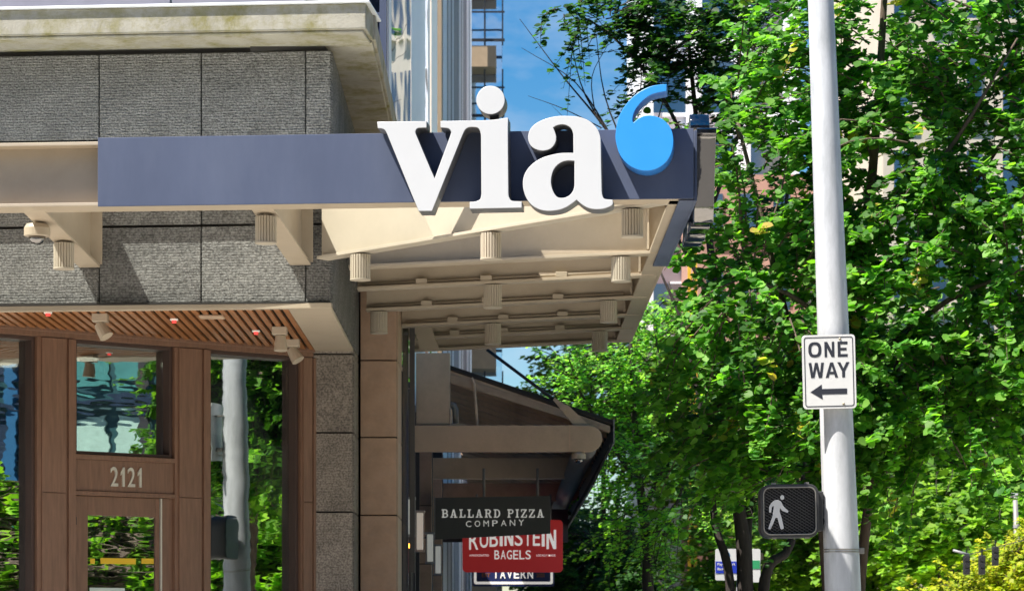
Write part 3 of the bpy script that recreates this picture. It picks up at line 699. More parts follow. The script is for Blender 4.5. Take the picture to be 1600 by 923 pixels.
for px, py, lab in ((75, 488, 'small red sprinkler over the left shop window'), (272, 499, 'small red sprinkler in the soffit above the house number'), (400, 517, 'small red sprinkler beside the hanging spotlights')):
    Y = (Z4-.045-HC)*F/(HY-py); p = W(px, py, Y)
    t = thing('sprinkler', p-Vector((0, 0, .04)), lab, 'sprinkler', 'red sprinklers in the slatted soffit')
    MB().tube([p+Vector((0, 0, .006)), p-Vector((0, 0, .01))], .04, 12).build('rose', 'lamp_white', t)
    MB().tube([p-Vector((0, 0, .01)), p-Vector((0, 0, .035))], .022, 10).build('bulb', 'led_red', t)
p = W(331, 495, (Z4-.05-HC)*F/(HY-495)); 
MB().box(p.x-.12, p.x+.12, p.y-.10, p.y+.10, Z4-.062, Z4-.041).build('soffit_vent', 'awning_tan', bld, bevel=.004)

# ================================================================== LETTER SIGNS
VLF = VF-.30                                                        # front face plane of the letters
def P2(x, y): return hit(x, y, FR, VLF)
v_o = [(590,191,1),(666,190,1),(666,199,1),(654,199.5),(650,202),(648.5,207),(650.5,213,1),(679,281,1),(704,213,1),(705.5,206),(702,201),(697,199.5),(689,199,1),(689,190,1),(737,189,1),(737,198,1),(731,199),(726,203),(722,211,1),(674.5,329,1),(654.5,329,1),(605,208,1),(602,203),(597,200.5),(591,200,1)]
i_o = [(737.4,189,1),(755,188.8),(775,187.5),(792.8,184.6,1),(793.8,302,1),(795,309),(800,314.5),(814.7,315.5,1),(814.7,324,1),(734.6,325.5,1),(734.6,316.5,1),(745,315),(751,311),(752.8,303,1),(752.2,212,1),(750.5,204),(746,199),(737.4,198,1)]
def Z3(l): return [(800+a/5.4294, 170+b/5.4294)+((1,) if s else ()) for a, b, s in l]
a_o = Z3([(450,65,0),(560,72,0),(650,105,0),(715,165,0),(745,235,0),(750,300,1),(758,700,1),(765,740,0),(785,768,0),(850,775,1),(852,805,0),(830,825,0),(770,845,0),(700,848,0),(640,835,0),(590,805,0),(548,768,1),(500,805,0),(440,840,0),(370,858,0),(290,862,0),(220,845,0),(160,805,0),(120,745,0),(98,670,0),(98,600,0),(118,540,0),(160,485,0),(220,440,0),(300,405,0),(400,382,0),(480,378,0),(525,379,1),(523,215,1),(510,175,0),(480,145,0),(430,130,0),(375,140,0),(345,160,1),(365,210,0),(372,250,0),(360,295,0),(325,335,0),(270,352,0),(215,345,0),(165,315,0),(142,265,0),(142,220,0),(165,165,0),(220,120,0),(300,85,0),(380,68,0)])
a_i = Z3([(533,440,1),(533,650,1),(520,700,0),(480,745,0),(430,760,0),(380,750,0),(345,700,0),(328,630,0),(335,560,0),(360,500,0),(410,455,0),(470,437,0)])
def Z4f(l): return [(940+a/3.417, 120+b/3.417)+((1,) if s else ()) for a, b, s in l]
c_o = Z4f([(345,42,1),(270,52,0),(200,85,0),(140,140,0),(95,215,0),(78,300,0),(80,350,0),(100,415,0),(140,465,0),(190,492,0),(240,500,0),(290,490,0),(335,462,0),(365,420,0),(380,365,0),(378,310,0),(360,265,0),(325,230,0),(280,212,0),(240,210,0),(205,220,0),(170,248,1),(163,235,0),(168,200,0),(185,165,0),(220,125,0),(270,92,0),(345,75,1)])
dot = disc(766.5, 156.5, 21.6, 48)
def local(path): return [P2(x, y) for x, y in path]
LET = [('letter', [smooth_path(v_o, 4)]), ('letter', [smooth_path(i_o, 4)]), ('letter_dot', [dot]), ('letter', [smooth_path(a_o, 4), smooth_path(a_i, 4)]), ('letter_mark', [smooth_path(c_o, 5)])]
LETL = [(n, [local(p) for p in ps]) for n, ps in LET]
def sign_letters(root, M, facem, sidem, markm, marks, T=.262):
    made = []
    for i, (n, ps) in enumerate(LETL):
        me = curve_mesh(ps, T, .004)
        mk = i == 4
        me.materials.append(MATS[markm if mk else facem]); me.materials.append(MATS[marks if mk else sidem])
        for p in me.polygons:
            if abs(p.normal.y) < .6: p.material_index = 1
            elif p.normal.y > .6: p.material_index = 1
        parent = root if n != 'letter_dot' else made[1]
        o = link(n, me, None, parent, M); made.append(o)
    return made
sg = thing('letter_sign', FR @ Vector((ue-1.5, VLF, zb)), 'big white serif letters and a blue comma mark standing on the slate canopy edge', 'sign')
ml = sign_letters(sg, FR @ Matrix.Translation((0, VLF, 0)), 'white', 'return_white', 'sky_blue', 'sky_blue_side')
# stand-offs behind the letters
for i, (x, y) in enumerate(((640, 250), (660, 305), (773, 240), (773, 300), (912, 250), (870, 190), (1005, 240), (1010, 200))):
    u, z = P2(x, y); MB(FR).tube([(u, VLF+.2625, z), (u, VF-.031, z)], .018, 8).build('stand_off', 'dark_metal', ml[(0, 0, 1, 1, 3, 3, 4, 4)[i]])
u, z = P2(772, 178); MB(FR).box(u-.045, u+.03, VLF+.10, VLF+.16, z-.08, z+.02).build('dot_bracket', 'black', ml[1])
u, z = P2(772, 200); MB(FR).box(u-.02, u+.02, VLF+.264, VF-.031, z-.4, z+.02).build('stand_off_bar', 'dark_metal', ml[1])
# twin sign on the side street edge, seen edge-on
u_v = LETL[0][1][0][0][0]
sd = thing('letter_sign', Vector((CXO+.1, 24.6, zb)), 'chrome edged letters facing the side street, seen edge-on at the canopy corner', 'sign')
MS = Matrix.Translation((CXO+.215, 24.62-u_v, 0)) @ Matrix.Rotation(math.pi/2, 4, 'Z')
MS = Matrix.Translation((CXO+.215, 24.58, .015)) @ Matrix.Rotation(math.pi/2, 4, 'Z') @ Matrix.Translation((-u_v, 0, 0))
ms = sign_letters(sd, MS, 'white', 'chrome', 'sky_blue', 'chrome', T=.17)
for k in range(4):
    y = 24.95+k*.62; MB().tube([(CXO+.031, y, zb+.25), (CXO+.046, y, zb+.25)], .018, 8).build('stand_off', 'dark_metal', ms[0])

# ================================================================== SIDE STREET AWNING AND HANGING SIGNS
aw = thing('slatted_awning', (0, 38, 4.2), 'brown slatted awning with rounded tan beams sloping out over the side street', 'awning')
YA, YZ = 38.0, 70.0
def aw_line(px, py): return (px-CX)*YA/F, HC+(HY-py)*YA/F
XW, ZW = aw_line(690, 566); XO, ZO = aw_line(958, 656); zf = aw_line(958, 692)[1]
sl = (ZO-ZW)/(XO-XW)
MB().hexa([(XW, YA+.01, ZW-.07), (XO, YA+.01, ZO-.07), (XO, YZ, ZO-.07), (XW, YZ, ZW-.07)], [(XW, YA+.01, ZW-.046), (XO, YA+.01, ZO-.046), (XO, YZ, ZO-.046), (XW, YZ, ZW-.046)]).build('soffit_boarding', 'rafter_dark', aw)
MB().hexa([(XW, YA, ZW-.045), (XO, YA, ZO-.045), (XO, YZ, ZO-.045), (XW, YZ, ZW-.045)], [(XW, YA, ZW), (XO, YA, ZO), (XO, YZ, ZO), (XW, YZ, ZW)]).build('roof', 'awning_black', aw)
MB().box(XO+.001, XO+.02, YA-.03, YZ, zf, ZO+.01).build('edge_trim', 'grey_pipe', aw)
MB().hexa([(XO-.28, YA, zf-.55), (XO-.25, YA, zf-.55), (XO-.25, YZ, zf-.55), (XO-.28, YZ, zf-.55)], [(XO-.03, YA, zf), (XO, YA, zf), (XO, YZ, zf), (XO-.03, YZ, zf)]).build('valance', 'awning_black', aw)
raf = MB().hexa([(XW+.02, 0, ZW-.17), (XO-.05, 0, ZO-.17), (XO-.05, .12, ZO-.17), (XW+.02, .12, ZW-.17)], [(XW+.02, 0, ZW-.0705), (XO-.05, 0, ZO-.0705), (XO-.05, .12, ZO-.0705), (XW+.02, .12, ZW-.0705)]).mesh('rafter'); raf.materials.append(MATS['rafter'])
y = YA+.02
while y < YZ-.3: link('rafter', raf, None, aw, Matrix.Translation((0, y, 0))); y += .95
MB().hexa([(XW+.02, YA-.02, ZW-.24), (XO-.04, YA-.02, ZO-.16), (XO-.04, YA, ZO-.16), (XW+.02, YA, ZW-.24)], [(XW+.02, YA-.02, ZW-.12), (XO-.04, YA-.02, ZO-.08), (XO-.04, YA, ZO-.08), (XW+.02, YA, ZW-.12)]).build('end_board', 'awning_brown', aw)
def round_beam(Y, xl, xr, z0, z1, m, name='beam'):
    r = (z1-z0)/2; zc = (z0+z1)/2; poly = [(xl, z0)]+[(xr-r+r*math.cos(t), zc+r*math.sin(t)) for t in np.linspace(-math.pi/2, math.pi/2, 13)]+[(xl, z1)]
    return MB().plate(poly, Y, Y+.18).build(name, m, aw, bevel=.006)
z1 = HC+(HY-666)*38/F; z0 = HC+(HY-705)*38/F
bm1 = round_beam(37.6, (648-CX)*37.6/F, (941-CX)*37.6/F, HC+(HY-705)*37.6/F, HC+(HY-664)*37.6/F, 'awning_tan')
MB().box((889-CX)*37.6/F, (891-CX)*37.6/F, 37.594, 37.599, HC+(HY-703)*37.6/F, HC+(HY-666)*37.6/F).build('joint_line', 'rafter', bm1)
round_beam(44.2, (668-CX)*44.2/F, (924-CX)*44.2/F, z0-.01, z1-.02, 'awning_tan')
round_beam(51.3, (690-CX)*51.3/F, (905-CX)*51.3/F, z0-.01, z1-.02, 'awning_brown')
round_beam(58.4, (700-CX)*58.4/F, (887-CX)*58.4/F, z0-.01, z1-.02, 'awning_brown')
Yp = 37.7
MB().box((650-CX)*Yp/F, (703-CX)*Yp/F, Yp, Yp+.35, HC+(HY-663)*Yp/F, HC+(HY-551)*Yp/F).build('post_box', 'awning_tan', aw, bevel=.008)
MB().box((704-CX)*Yp/F, (727-CX)*Yp/F, Yp-.02, Yp+.1, HC+(HY-664)*Yp/F, HC+(HY-661.5)*Yp/F).box((704-CX)*Yp/F, (706.5-CX)*Yp/F, Yp-.02, Yp+.1, HC+(HY-661)*Yp/F, HC+(HY-640)*Yp/F).build('angle_plate', 'awning_tan', aw)
MB().tube([W(712, 661, Yp+.3), W(712, 640, Yp+.3), W(709, 633, Yp+.3), W(703, 632, Yp+.3)], .045, 10).build('drain_pipe', 'grey_pipe', aw, smooth=True)
MB().tube([W(761, 546, 38.0), W(868, 626, 37.75)], .022, 8).build('tie_rod', 'dark_metal', aw, smooth=True)
pl = [W(x, y, 37.72) for x, y in ((866, 623), (873, 629), (897, 664), (921, 664), (888, 632), (881, 629), (870, 625))]
pl = [W(x, y, 37.7) for x, y in ((864, 624), (878, 641), (896, 664.5), (921, 664.5), (889, 634), (880, 630), (867, 621))]
MB().plate([(p.x, p.z) for p in pl], 37.70, 37.74).build('tie_plate', 'awning_tan', aw)
q = W(880, 637, 37.69); MB().tube([(q.x, 37.70, q.z), (q.x, 37.66, q.z)], .045, 12).build('tie_pin', 'awning_tan', aw)
MB().tube([W(737, 590, 37.95), W(741, 600, 37.94), W(746, 664, 37.9)], .022, 6).build('hanger', 'rafter', aw)
MB().tube([((915-CX)*37.9/F, 37.9, z0+.05), ((915-CX)*37.9/F, 66, z0+.05)], .15, 16).build('edge_tube', 'grey_pipe', aw, smooth=True)
MB().box(-1.15, 1.2, 52, 52.1, 3.4, 4.0).build('soffit_back', 'facade_dark', aw)
dome_camera(W(904, 706, 37.66)+Vector((0, .02, 0)), .085, 'small dome camera under the rounded end of the tan awning beam')

def slab_letter(ch):
    """bold slab-serif capital in a unit box, as quads"""
    q = []
    R = lambda x0, x1, y0, y1: q.append([(x0,y0),(x1,y0),(x1,y1),(x0,y1)])
    def bowl(cx, cy, rx, ry, t, tv):
        A = np.linspace(-math.pi/2, math.pi/2, 9)
        for a, b in zip(A[:-1], A[1:]):
            q.append([(cx+rx*math.cos(a), cy+ry*math.sin(a)), (cx+rx*math.cos(b), cy+ry*math.sin(b)), (cx+(rx-t)*math.cos(b), cy+(ry-tv)*math.sin(b)), (cx+(rx-t)*math.cos(a), cy+(ry-tv)*math.sin(a))])
    if ch in 'BRPD':
        R(.12, .34, .0, 1); R(0, .46, 0, .12); R(0, .46, .88, 1)
        if ch == 'D': R(.34, .5, 0, .12); R(.34, .5, .88, 1); bowl(.48, .5, .48, .5, .22, .12)
        else:
            R(.34, .55, .44, .56); R(.34, .55, .88, 1); bowl(.54, .72, .36, .28, .2, .12)
            if ch == 'B': R(.34, .58, 0, .12); bowl(.56, .28, .40, .28, .21, .12)
            if ch == 'R': q.append([(.48,.46),(.7,.46),(.95,0),(.72,0)]); R(.7, 1.02, 0, .12)
    if ch == 'A':
        q.append([(.12,.06),(.28,.06),(.58,1),(.40,1)]); q.append([(.66,.06),(.9,.06),(.62,1),(.40,1)]); R(.25, .75, .26, .37); R(0, .4, 0, .12); R(.56, 1.04, 0, .12)
    if ch == 'L': R(.14, .37, 0, 1); R(0, .52, .88, 1); R(0, .9, 0, .12); R(.76, .9, .12, .36)
    if ch == 'I': R(.12, .36, 0, 1); R(0, .48, 0, .12); R(0, .48, .88, 1)
    if ch == 'Z': R(.02, .86, .88, 1); R(0, .88, 0, .12); q.append([(0,.1),(.26,.1),(.86,.9),(.6,.9)]); R(.02, .15, .68, .88); R(.74, .88, .12, .34)
    return q, max(x for p in q for x, _ in p)
# pizza sign
Ys = 42.0
ps = thing('hanging_sign', W(770, 841, Ys), 'charcoal hanging pizza company sign with pale slab lettering', 'sign', 'hanging shop signs')
cs = [W(680, 777, Ys), W(860, 774, Ys), W(860, 833, Ys), W(680, 842, Ys)]
ps_b = MB().plate([(p.x, p.z) for p in reversed(cs)], Ys, Ys+.08).build('board', 'sign_charcoal', ps, bevel=.004)
MB().box((679-CX)*Ys/F-.012, (679-CX)*Ys/F+.008, Ys-.01, Ys+.1, cs[3].z-.01, cs[0].z+.02).build('edge', 'grey_pipe', ps)
for px in (756, 840):
    p = W(px, 775, Ys); MB().tube([(p.x, Ys+.04, p.z-.005), (p.x, Ys+.04, z0+.02)], .02, 8).build('hanger_rod', 'grey_pipe', ps)
def row(chars, px0, px1, py0, py1, Y, y0=None, gap=.30):
    """a row of slab capitals between two photo columns"""
    wid = [slab_letter(c)[1] if c != ' ' else .45 for c in chars]; tot = sum(wid)+gap*(len(chars)-1); sx = (px1-px0)*Y/F/tot; h = (py1-py0)*Y/F
    x = (px0-CX)*Y/F; out = []
    for c, wd in zip(chars, wid):
        if c != ' ':
            mb = MB()
            for k, quad in enumerate(slab_letter(c)[0]):
                dy = .004+.0004*k
                mb.plate([(x+a*sx, HC+(HY-py1)*Y/F+b*h) for a, b in quad], Y-.001-dy, Y-.0005)
            out.append(mb)
        x += (wd+gap)*sx
    return out
for mb in row('BALLARD PIZZA', 690, 850, 795.0, 808.0, Ys): mb.build('letter', 'sign_letter_glow', ps_b)
xx = (728-CX)*Ys/F; st_ = (815-728)/6.35*Ys/F
for i, c in enumerate('COMPANY'):
    link('letter', text_mesh(c, st_*.62, 9.3*Ys/F, .006), 'sign_letter_glow', ps_b, Matrix.Translation((xx+i*st_, Ys-.0065, HC+(HY-822.5+i*.35)*Ys/F)))
# bagel sign
Ys = 50.0
bs = thing('hanging_sign', W(800, 892, Ys), 'red hanging bagel shop sign with rounded corners and pale lettering', 'sign', 'hanging shop signs')
p0, p1 = W(723, 893, Ys), W(879, 812, Ys)
me = curve_mesh([rrect(p0.x, p1.x, p0.z, p1.z, .07)], .09, .004)
bb = link('board', me, 'sign_red_glow', bs, Matrix.Translation((0, Ys, 0)))
names = 'RUBINSTEIN'; xx = W(733, 0, Ys).x; wtot = W(869, 0, Ys).x-xx
wts = [1.05, .95, .95, .42, 1.0, .9, .85, .8, .42, 1.1]; sc2 = wtot/(sum(wts)+.16*9)
for i, c in enumerate(names):
    bot = (858, 855, 853.5, 852.5, 852, 852, 852, 852, 853, 857)[i]; top = (829, 828, 827, 827, 826, 826, 826, 826, 826, 827)[i]
    me = text_mesh(c, wts[i]*sc2, (bot-top)*Ys/F, .006, bold=.006) if c not in 'NI' else curve_mesh([[(a*wts[i]*sc2, q*(bot-top)*Ys/F) for a, q in (((0,0),(.25,0),(.25,.6),(.70,0),(1,0),(1,1),(.75,1),(.75,.4),(.30,1),(0,1)) if c == 'N' else ((.1,0),(.9,0),(.9,1),(.1,1)))]], .006)
    link('letter', me, 'sign_pale_glow', bb, Matrix.Translation((xx, Ys-.0065, HC+(HY-bot)*Ys/F)))
    xx += (wts[i]+.16)*sc2
xx = W(772.5, 0, Ys).x; stp = (831-772.5)*Ys/F/6
for i, c in enumerate('BAGELS'):
    link('letter', text_mesh(c, stp*.82, 14*Ys/F, .006, bold=.006), 'sign_pale_glow', bb, Matrix.Translation((xx+i*stp, Ys-.0065, HC+(HY-873)*Ys/F)))
for px, body in ((734, 'HANDCRAFTED'), (838, 'LOCALLY MADE')):
    link('small_print', text_mesh(body, 30*Ys/F, 3.2*Ys/F, .004, bold=.01), 'sign_pale_glow', bb, Matrix.Translation((W(px, 0, Ys).x, Ys-.0045, HC+(HY-868.5)*Ys/F)))
for px in (745, 860):
    p = W(px, 813, Ys); MB().tube([(p.x, Ys+.045, p.z-.004), (p.x, Ys+.045, z0+.05)], .02, 8).build('hanger_rod', 'grey_pipe', bs)
# tavern sign
Ys = 58.0
ts = thing('hanging_sign', W(800, 912, Ys), 'navy hanging tavern sign with a cream border', 'sign', 'hanging shop signs')
p0, p1 = W(738, 915, Ys), W(866, 840, Ys)
tb = link('board', curve_mesh([rrect(p0.x, p1.x, p0.z, p1.z, .05)], .09, .004), 'sign_navy', ts, Matrix.Translation((0, Ys, 0)))
q0, q1 = W(740.5, 912, Ys), W(864, 843, Ys); e = 4*Ys/F
link('border', curve_mesh([rrect(q0.x, q1.x, q0.z, q1.z, .045), rrect(q0.x+e, q1.x-e, q0.z+e, q1.z-e, .03)], .006), 'sign_pale_glow', tb, Matrix.Translation((0, Ys-.0065, 0)))
xx = W(770.5, 0, Ys).x; stp = (835-770.5)*Ys/F/6
for i, c in enumerate('TAVERN'):
    link('letter', text_mesh(c, stp*.8, 13*Ys/F, .006, bold=.018), 'sign_pale_glow', tb, Matrix.Translation((xx+i*stp, Ys-.0065, HC+(HY-903)*Ys/F)))
for px, body in ((753, 'EST'), (838, '2020')):
    link('small_print', text_mesh(body, 13*Ys/F, 6*Ys/F, .004, bold=.02), 'sign_orange', tb, Matrix.Translation((W(px, 0, Ys).x, Ys-.0045, HC+(HY-901)*Ys/F)))
for px in (752, 852):
    p = W(px, 842, Ys); MB().tube([(p.x, Ys+.045, p.z), (p.x, Ys+.045, z0+.05)], .02, 8).build('hanger_rod', 'grey_pipe', ts)

# ================================================================== SIGNAL POLE, ONE WAY SIGN, WALK SIGNAL
YP = 28.7
pa, pb = W(1282.5, 0, YP), W(1317, 923, YP)
def pole_c(z): t = (z-pa.z)/(pb.z-pa.z); return pa.lerp(pb, t)
def pole_r(z): t = (z-pa.z)/(pb.z-pa.z); return .5*(40+(56.5-40)*t)*YP/F
pole = thing('signal_pole', pole_c(G), 'tall white tapered steel signal pole leaning slightly', 'pole')
zs = np.linspace(.13, 9.6, 16)
MB().tube([pole_c(z) for z in zs], [pole_r(z) for z in zs], 40).build('shaft', 'pole_paint', pole, smooth=True)
c = pole_c(G); MB().tube([c, c+Vector((0, 0, .05)), c+Vector((0, 0, .30)), c+Vector((0, 0, .33))], [.34, .34, .26, .2], 24).build('base', 'pole_paint', pole)
zc = W(0, 860, YP).z
for dz in (.012, -.012):
    c = pole_c(zc+dz); r = pole_r(zc)
    MB().tube([c-Vector((0, 0, .006)), c+Vector((0, 0, .006))], [r+.004, r+.004], 40).build('steel_band', 'signal_edge', pole)
c = pole_c(zc); MB().box(c.x+pole_r(zc)-.004, c.x+pole_r(zc)+.05, c.y-.03, c.y+.02, zc-.03, zc+.03).build('band_clamp', 'signal_edge', pole, bevel=.004)
# one way sign
YS = YP-.235
tilt = Matrix.Rotation(math.radians(-1.4), 4, 'Y')
sc_c = W(1295.5, 580.5, YS); hw, hh = 41.5*YS/F, 57.5*YS/F
ow = thing('one_way_sign', sc_c-Vector((0, 0, hh)), 'white one way sign with black left arrow fixed to the signal pole', 'traffic sign')
MO = Matrix.Translation(sc_c) @ tilt
pn = link('plate', curve_mesh([rrect(-hw, hw, -hh, hh, .035)], .006, .001), 'road_sign_white', ow, MO)
e1, e2 = .020, .0285
link('border', curve_mesh([rrect(-hw+e1, hw-e1, -hh+e1, hh-e1, .026), rrect(-hw+e2, hw-e2, -hh+e2, hh-e2, .02)], .0016), 'road_sign_black', pn, MO @ Matrix.Translation((0, -.0024, 0)))
s_ = YS/F
def so(zx, zy): return ((1240+zx/5.773-1295.5)*s_, (580.5-(500+zy/5.769))*s_)
def oval(t, nx=2.6): return [(.5+(.5-t)*math.copysign(abs(math.cos(a))**(2/nx), math.cos(a)), .5+(.5-t*.8)*math.copysign(abs(math.sin(a))**(2/nx), math.sin(a))) for a in np.linspace(0, 2*math.pi, 41)[:-1]]
BLK = {'O': [oval(0), oval(.23)], 'N': [[(0,0),(.25,0),(.25,.6),(.70,0),(1,0),(1,1),(.75,1),(.75,.4),(.30,1),(0,1)]],
       'E': [[(0,0),(1,0),(1,.18),(.28,.18),(.28,.42),(.9,.42),(.9,.59),(.28,.59),(.28,.82),(1,.82),(1,1),(0,1)]],
       'W': [[(.14,0),(.36,0),(.5,.62),(.64,0),(.86,0),(1,1),(.82,1),(.73,.33),(.59,1),(.41,1),(.27,.33),(.18,1),(0,1)]],
       'A': [[(0,0),(.24,0),(.31,.22),(.69,.22),(.76,0),(1,0),(.62,1),(.38,1)], [(.37,.39),(.63,.39),(.5,.78)]],
       'Y': [[(.38,0),(.62,0),(.62,.4),(1,1),(.74,1),(.5,.6),(.26,1),(0,1),(.38,.4)]]}
def sign_word(w, spans, zt_, zb_):
    for c, (a, b) in zip(w, spans):
        x0, zz1 = so(a, zt_); x1, zz0 = so(b, zb_)
        me = curve_mesh([[(a*(x1-x0), b*(zz1-zz0)) for a, b in pth] for pth in BLK[c]], .0016)
        link('letter', me, 'road_sign_black', pn, MO @ Matrix.Translation((x0, -.0024, zz0)))
sign_word('ONE', ((137, 255), (283, 372), (402, 491)), 195, 333)
sign_word('WAY', ((137, 275), (288, 401), (395, 505)), 381, 518)
ar = [so(*p) for p in ((147, 645), (250, 578), (252, 618), (478, 618), (478, 668), (252, 668), (258, 714))]
link('arrow', curve_mesh([ar], .0016), 'road_sign_black', pn, MO @ Matrix.Translation((0, -.0024, 0)))
for (a, b) in ((424, 170), (443, 755)):
    x, z = so(a, b); me = MB().tube([(0, 0, 0), (0, -.006, 0), (0, -.010, 0)], [.013, .013, .006], 8).mesh(); link('bolt', me, 'bolt', pn, MO @ Matrix.Translation((x, 0, z)))
for zz in (hh*.62, -hh*.62):
    p = sc_c+Vector((.03, 0, zz)); MB().box(p.x-.10, p.x+.10, YS+.007, YP-pole_r(p.z)+.03, p.z-.02, p.z+.02).build('mount', 'signal_edge', ow)
# pedestrian signal
YQ = YP-.10
pcen = W(1233, 798, YQ); g = YQ/F
pg = thing('pedestrian_signal', pcen-Vector((0, 0, 41*g)), 'dark pedestrian signal box showing a white walking figure', 'pedestrian signal')
def ring(hw_, hh_, r): return rrect(-hw_, hw_, -hh_, hh_, r)
MP = Matrix.Translation((pcen.x, YQ, pcen.z)) @ Matrix.Rotation(math.radians(-.8), 4, 'Y')
hw, hh = 44*g, 40*g
hous = link('housing', curve_mesh([ring(hw, hh, .085)], .20, .012), 'signal_case', pg, MP)
link('rim', curve_mesh([ring(hw+.003, hh+.003, .088), ring(hw-.024, hh-.024, .068)], .075, .006), 'signal_case', pg, MP @ Matrix.Translation((0, -.0755, 0)))
link('rim_edge', curve_mesh([ring(hw-.018, hh-.018, .07), ring(hw-.026, hh-.026, .066)], .006, .002), 'signal_edge', pg, MP @ Matrix.Translation((0, -.081, 0)))
def pf(zx, zy): return ((1170+zx/6.594-1233)*g, (798-(740+zy/6.593))*g)
fig = [(262,270),(300,265),(330,285),(350,330),(405,385),(395,402),(340,380),(318,350),(312,385),(330,440),(355,560),(330,572),(318,560),(290,450),(270,450),(250,500),(215,570),(190,562),(200,540),(240,430),(245,390),(255,330),(235,335),(225,395),(205,395),(205,340),(225,300)]
fg = link('walking_figure', curve_mesh([[pf(*p) for p in fig]], .004), 'white', pg, MP @ Matrix.Translation((0, -.046, 0)))
link('figure_head', curve_mesh([[pf(342+21*math.cos(t), 242+24*math.sin(t)) for t in np.linspace(0, 2*math.pi, 20)[:-1]]], .004), 'white', fg, MP @ Matrix.Translation((0, -.046, 0)))
# egg-crate sun screen: two families of slanted blades
ew, eh = hw-.03, hh-.03; mb = MB(MP)
for sgn in (1, -1):
    for k in range(-26, 27):
        c0 = k*.031; ptsl = []
        for t in np.linspace(-.6, .6, 121):
            x_ = t; z_ = c0+sgn*t*.62
            if abs(x_) < ew and abs(z_) < eh: ptsl.append((x_, z_))
        if len(ptsl) > 2:
            (xa, za), (xb, zb_) = ptsl[0], ptsl[-1]; w_ = .0016
            mb.hexa([(xa, -.044, za-w_), (xb, -.044, zb_-w_), (xb, -.012, zb_-w_), (xa, -.012, za-w_)], [(xa, -.044, za+w_), (xb, -.044, zb_+w_), (xb, -.012, zb_+w_), (xa, -.012, za+w_)])
tag(mb.build('sun_screen', 'screen_black', pg), kind='stuff')
link('lens', curve_mesh([ring(hw-.027, hh-.027, .06)], .006), 'black', pg, MP @ Matrix.Translation((0, -.009, 0)))
for sx in (-.55, .62):
    for sz_ in (1, -1):
        me = MB().box(-.022, .022, -.05, -.01, -.014, .02).mesh(); link('latch', me, 'signal_edge', pg, MP @ Matrix.Translation((sx*hw, 0, sz_*(hh+.008))))
bx = W(1277, 0, YQ).x
MB().box(bx-.02, bx+.06, YQ-.01, YQ+.13, pcen.z-.20, pcen.z+.20).build('bracket', 'signal_case', pg, bevel=.012)
for dz in (-.1, .1): MB().tube([(bx+.05, YQ+.07, pcen.z+dz), (bx+.19, YQ+.1, pcen.z+dz)], .035, 12).build('bracket_arm', 'signal_case', pg, smooth=True)


# ================================================================== BACKGROUND BUILDINGS
def block(name, label, x0, x1, Y, z1, m, cols, rows, gm, win=(.62, .6), z0=0, depth=14, base=3.0, colm=None):
    b = thing(name, ((x0+x1)/2, Y, 0), label, 'building')
    MB().box(x0, x1, Y, Y+depth, 0, z1).build('wall', m, b)
    w = (x1-x0)/cols; h = (z1-base)/rows
    pm = MB().box(-w*win[0]/2, w*win[0]/2, 0, .08, -h*win[1]/2, h*win[1]/2).mesh('pane'); pm.materials.append(MATS[gm])
    fm_ = MB().box(-w*win[0]/2-.08, w*win[0]/2+.08, 0, .2, -h*win[1]/2-.14, -h*win[1]/2-.01).mesh('sill'); fm_.materials.append(MATS[colm or m])
    for i in range(cols):
        for j in range(rows):
            c = Vector((x0+(i+.5)*w, Y-.06, base+(j+.5)*h))
            p_ = link('window', pm, None, b, Matrix.Translation(c)); link('sill', fm_, None, p_, Matrix.Translation(c-Vector((0, .1, 0))))
    for i in range(cols+1):
        if colm: MB().box(x0+i*w-.16*w, x0+i*w+.16*w, Y-.35, Y-.001, 0, z1+.4).build('column', colm, b)
    return b
def PX(px, Y): return (px-CX)*Y/F
block('office_tower', 'pale glass office tower with white columns behind the street trees', PX(1008, 96), PX(1235, 96), 96, 34, 'tower_white', 3, 10, 'dull_glass', (.75, .7), colm='tower_white', base=9)
block('brick_block', 'pink brick block half hidden behind the street trees', PX(1090, 88), PX(1300, 88), 88, 16, 'brick_pink', 4, 5, 'dull_glass', (.5, .5), colm=None, base=4)
block('cream_block', 'cream rendered block with upright windows behind the right hand trees', PX(1380, 78), PX(1720, 78), 78, 26, 'tower_cream', 6, 8, 'dull_glass', (.42, .62), base=5)
yc = thing('crane_mast', (PX(1082, 84), 84, 0), 'yellow mast beside a cream column behind the canopy corner', 'mast')
for dx in (-.09, .09): MB().box(PX(1082, 84)+dx-.05, PX(1082, 84)+dx+.05, 84, 84.1, 0, 13.2).build('upright', 'yellow_panel', yc)
for k in range(16): MB().hexa([(PX(1082,84)-.1, 84.02, k*.8), (PX(1082,84)-.06, 84.02, k*.8), (PX(1082,84)-.06, 84.08, k*.8), (PX(1082,84)-.1, 84.08, k*.8)], [(PX(1082,84)+.06, 84.02, k*.8+.7), (PX(1082,84)+.1, 84.02, k*.8+.7), (PX(1082,84)+.1, 84.08, k*.8+.7), (PX(1082,84)+.06, 84.08, k*.8+.7)]).build('brace', 'yellow_panel', yc)
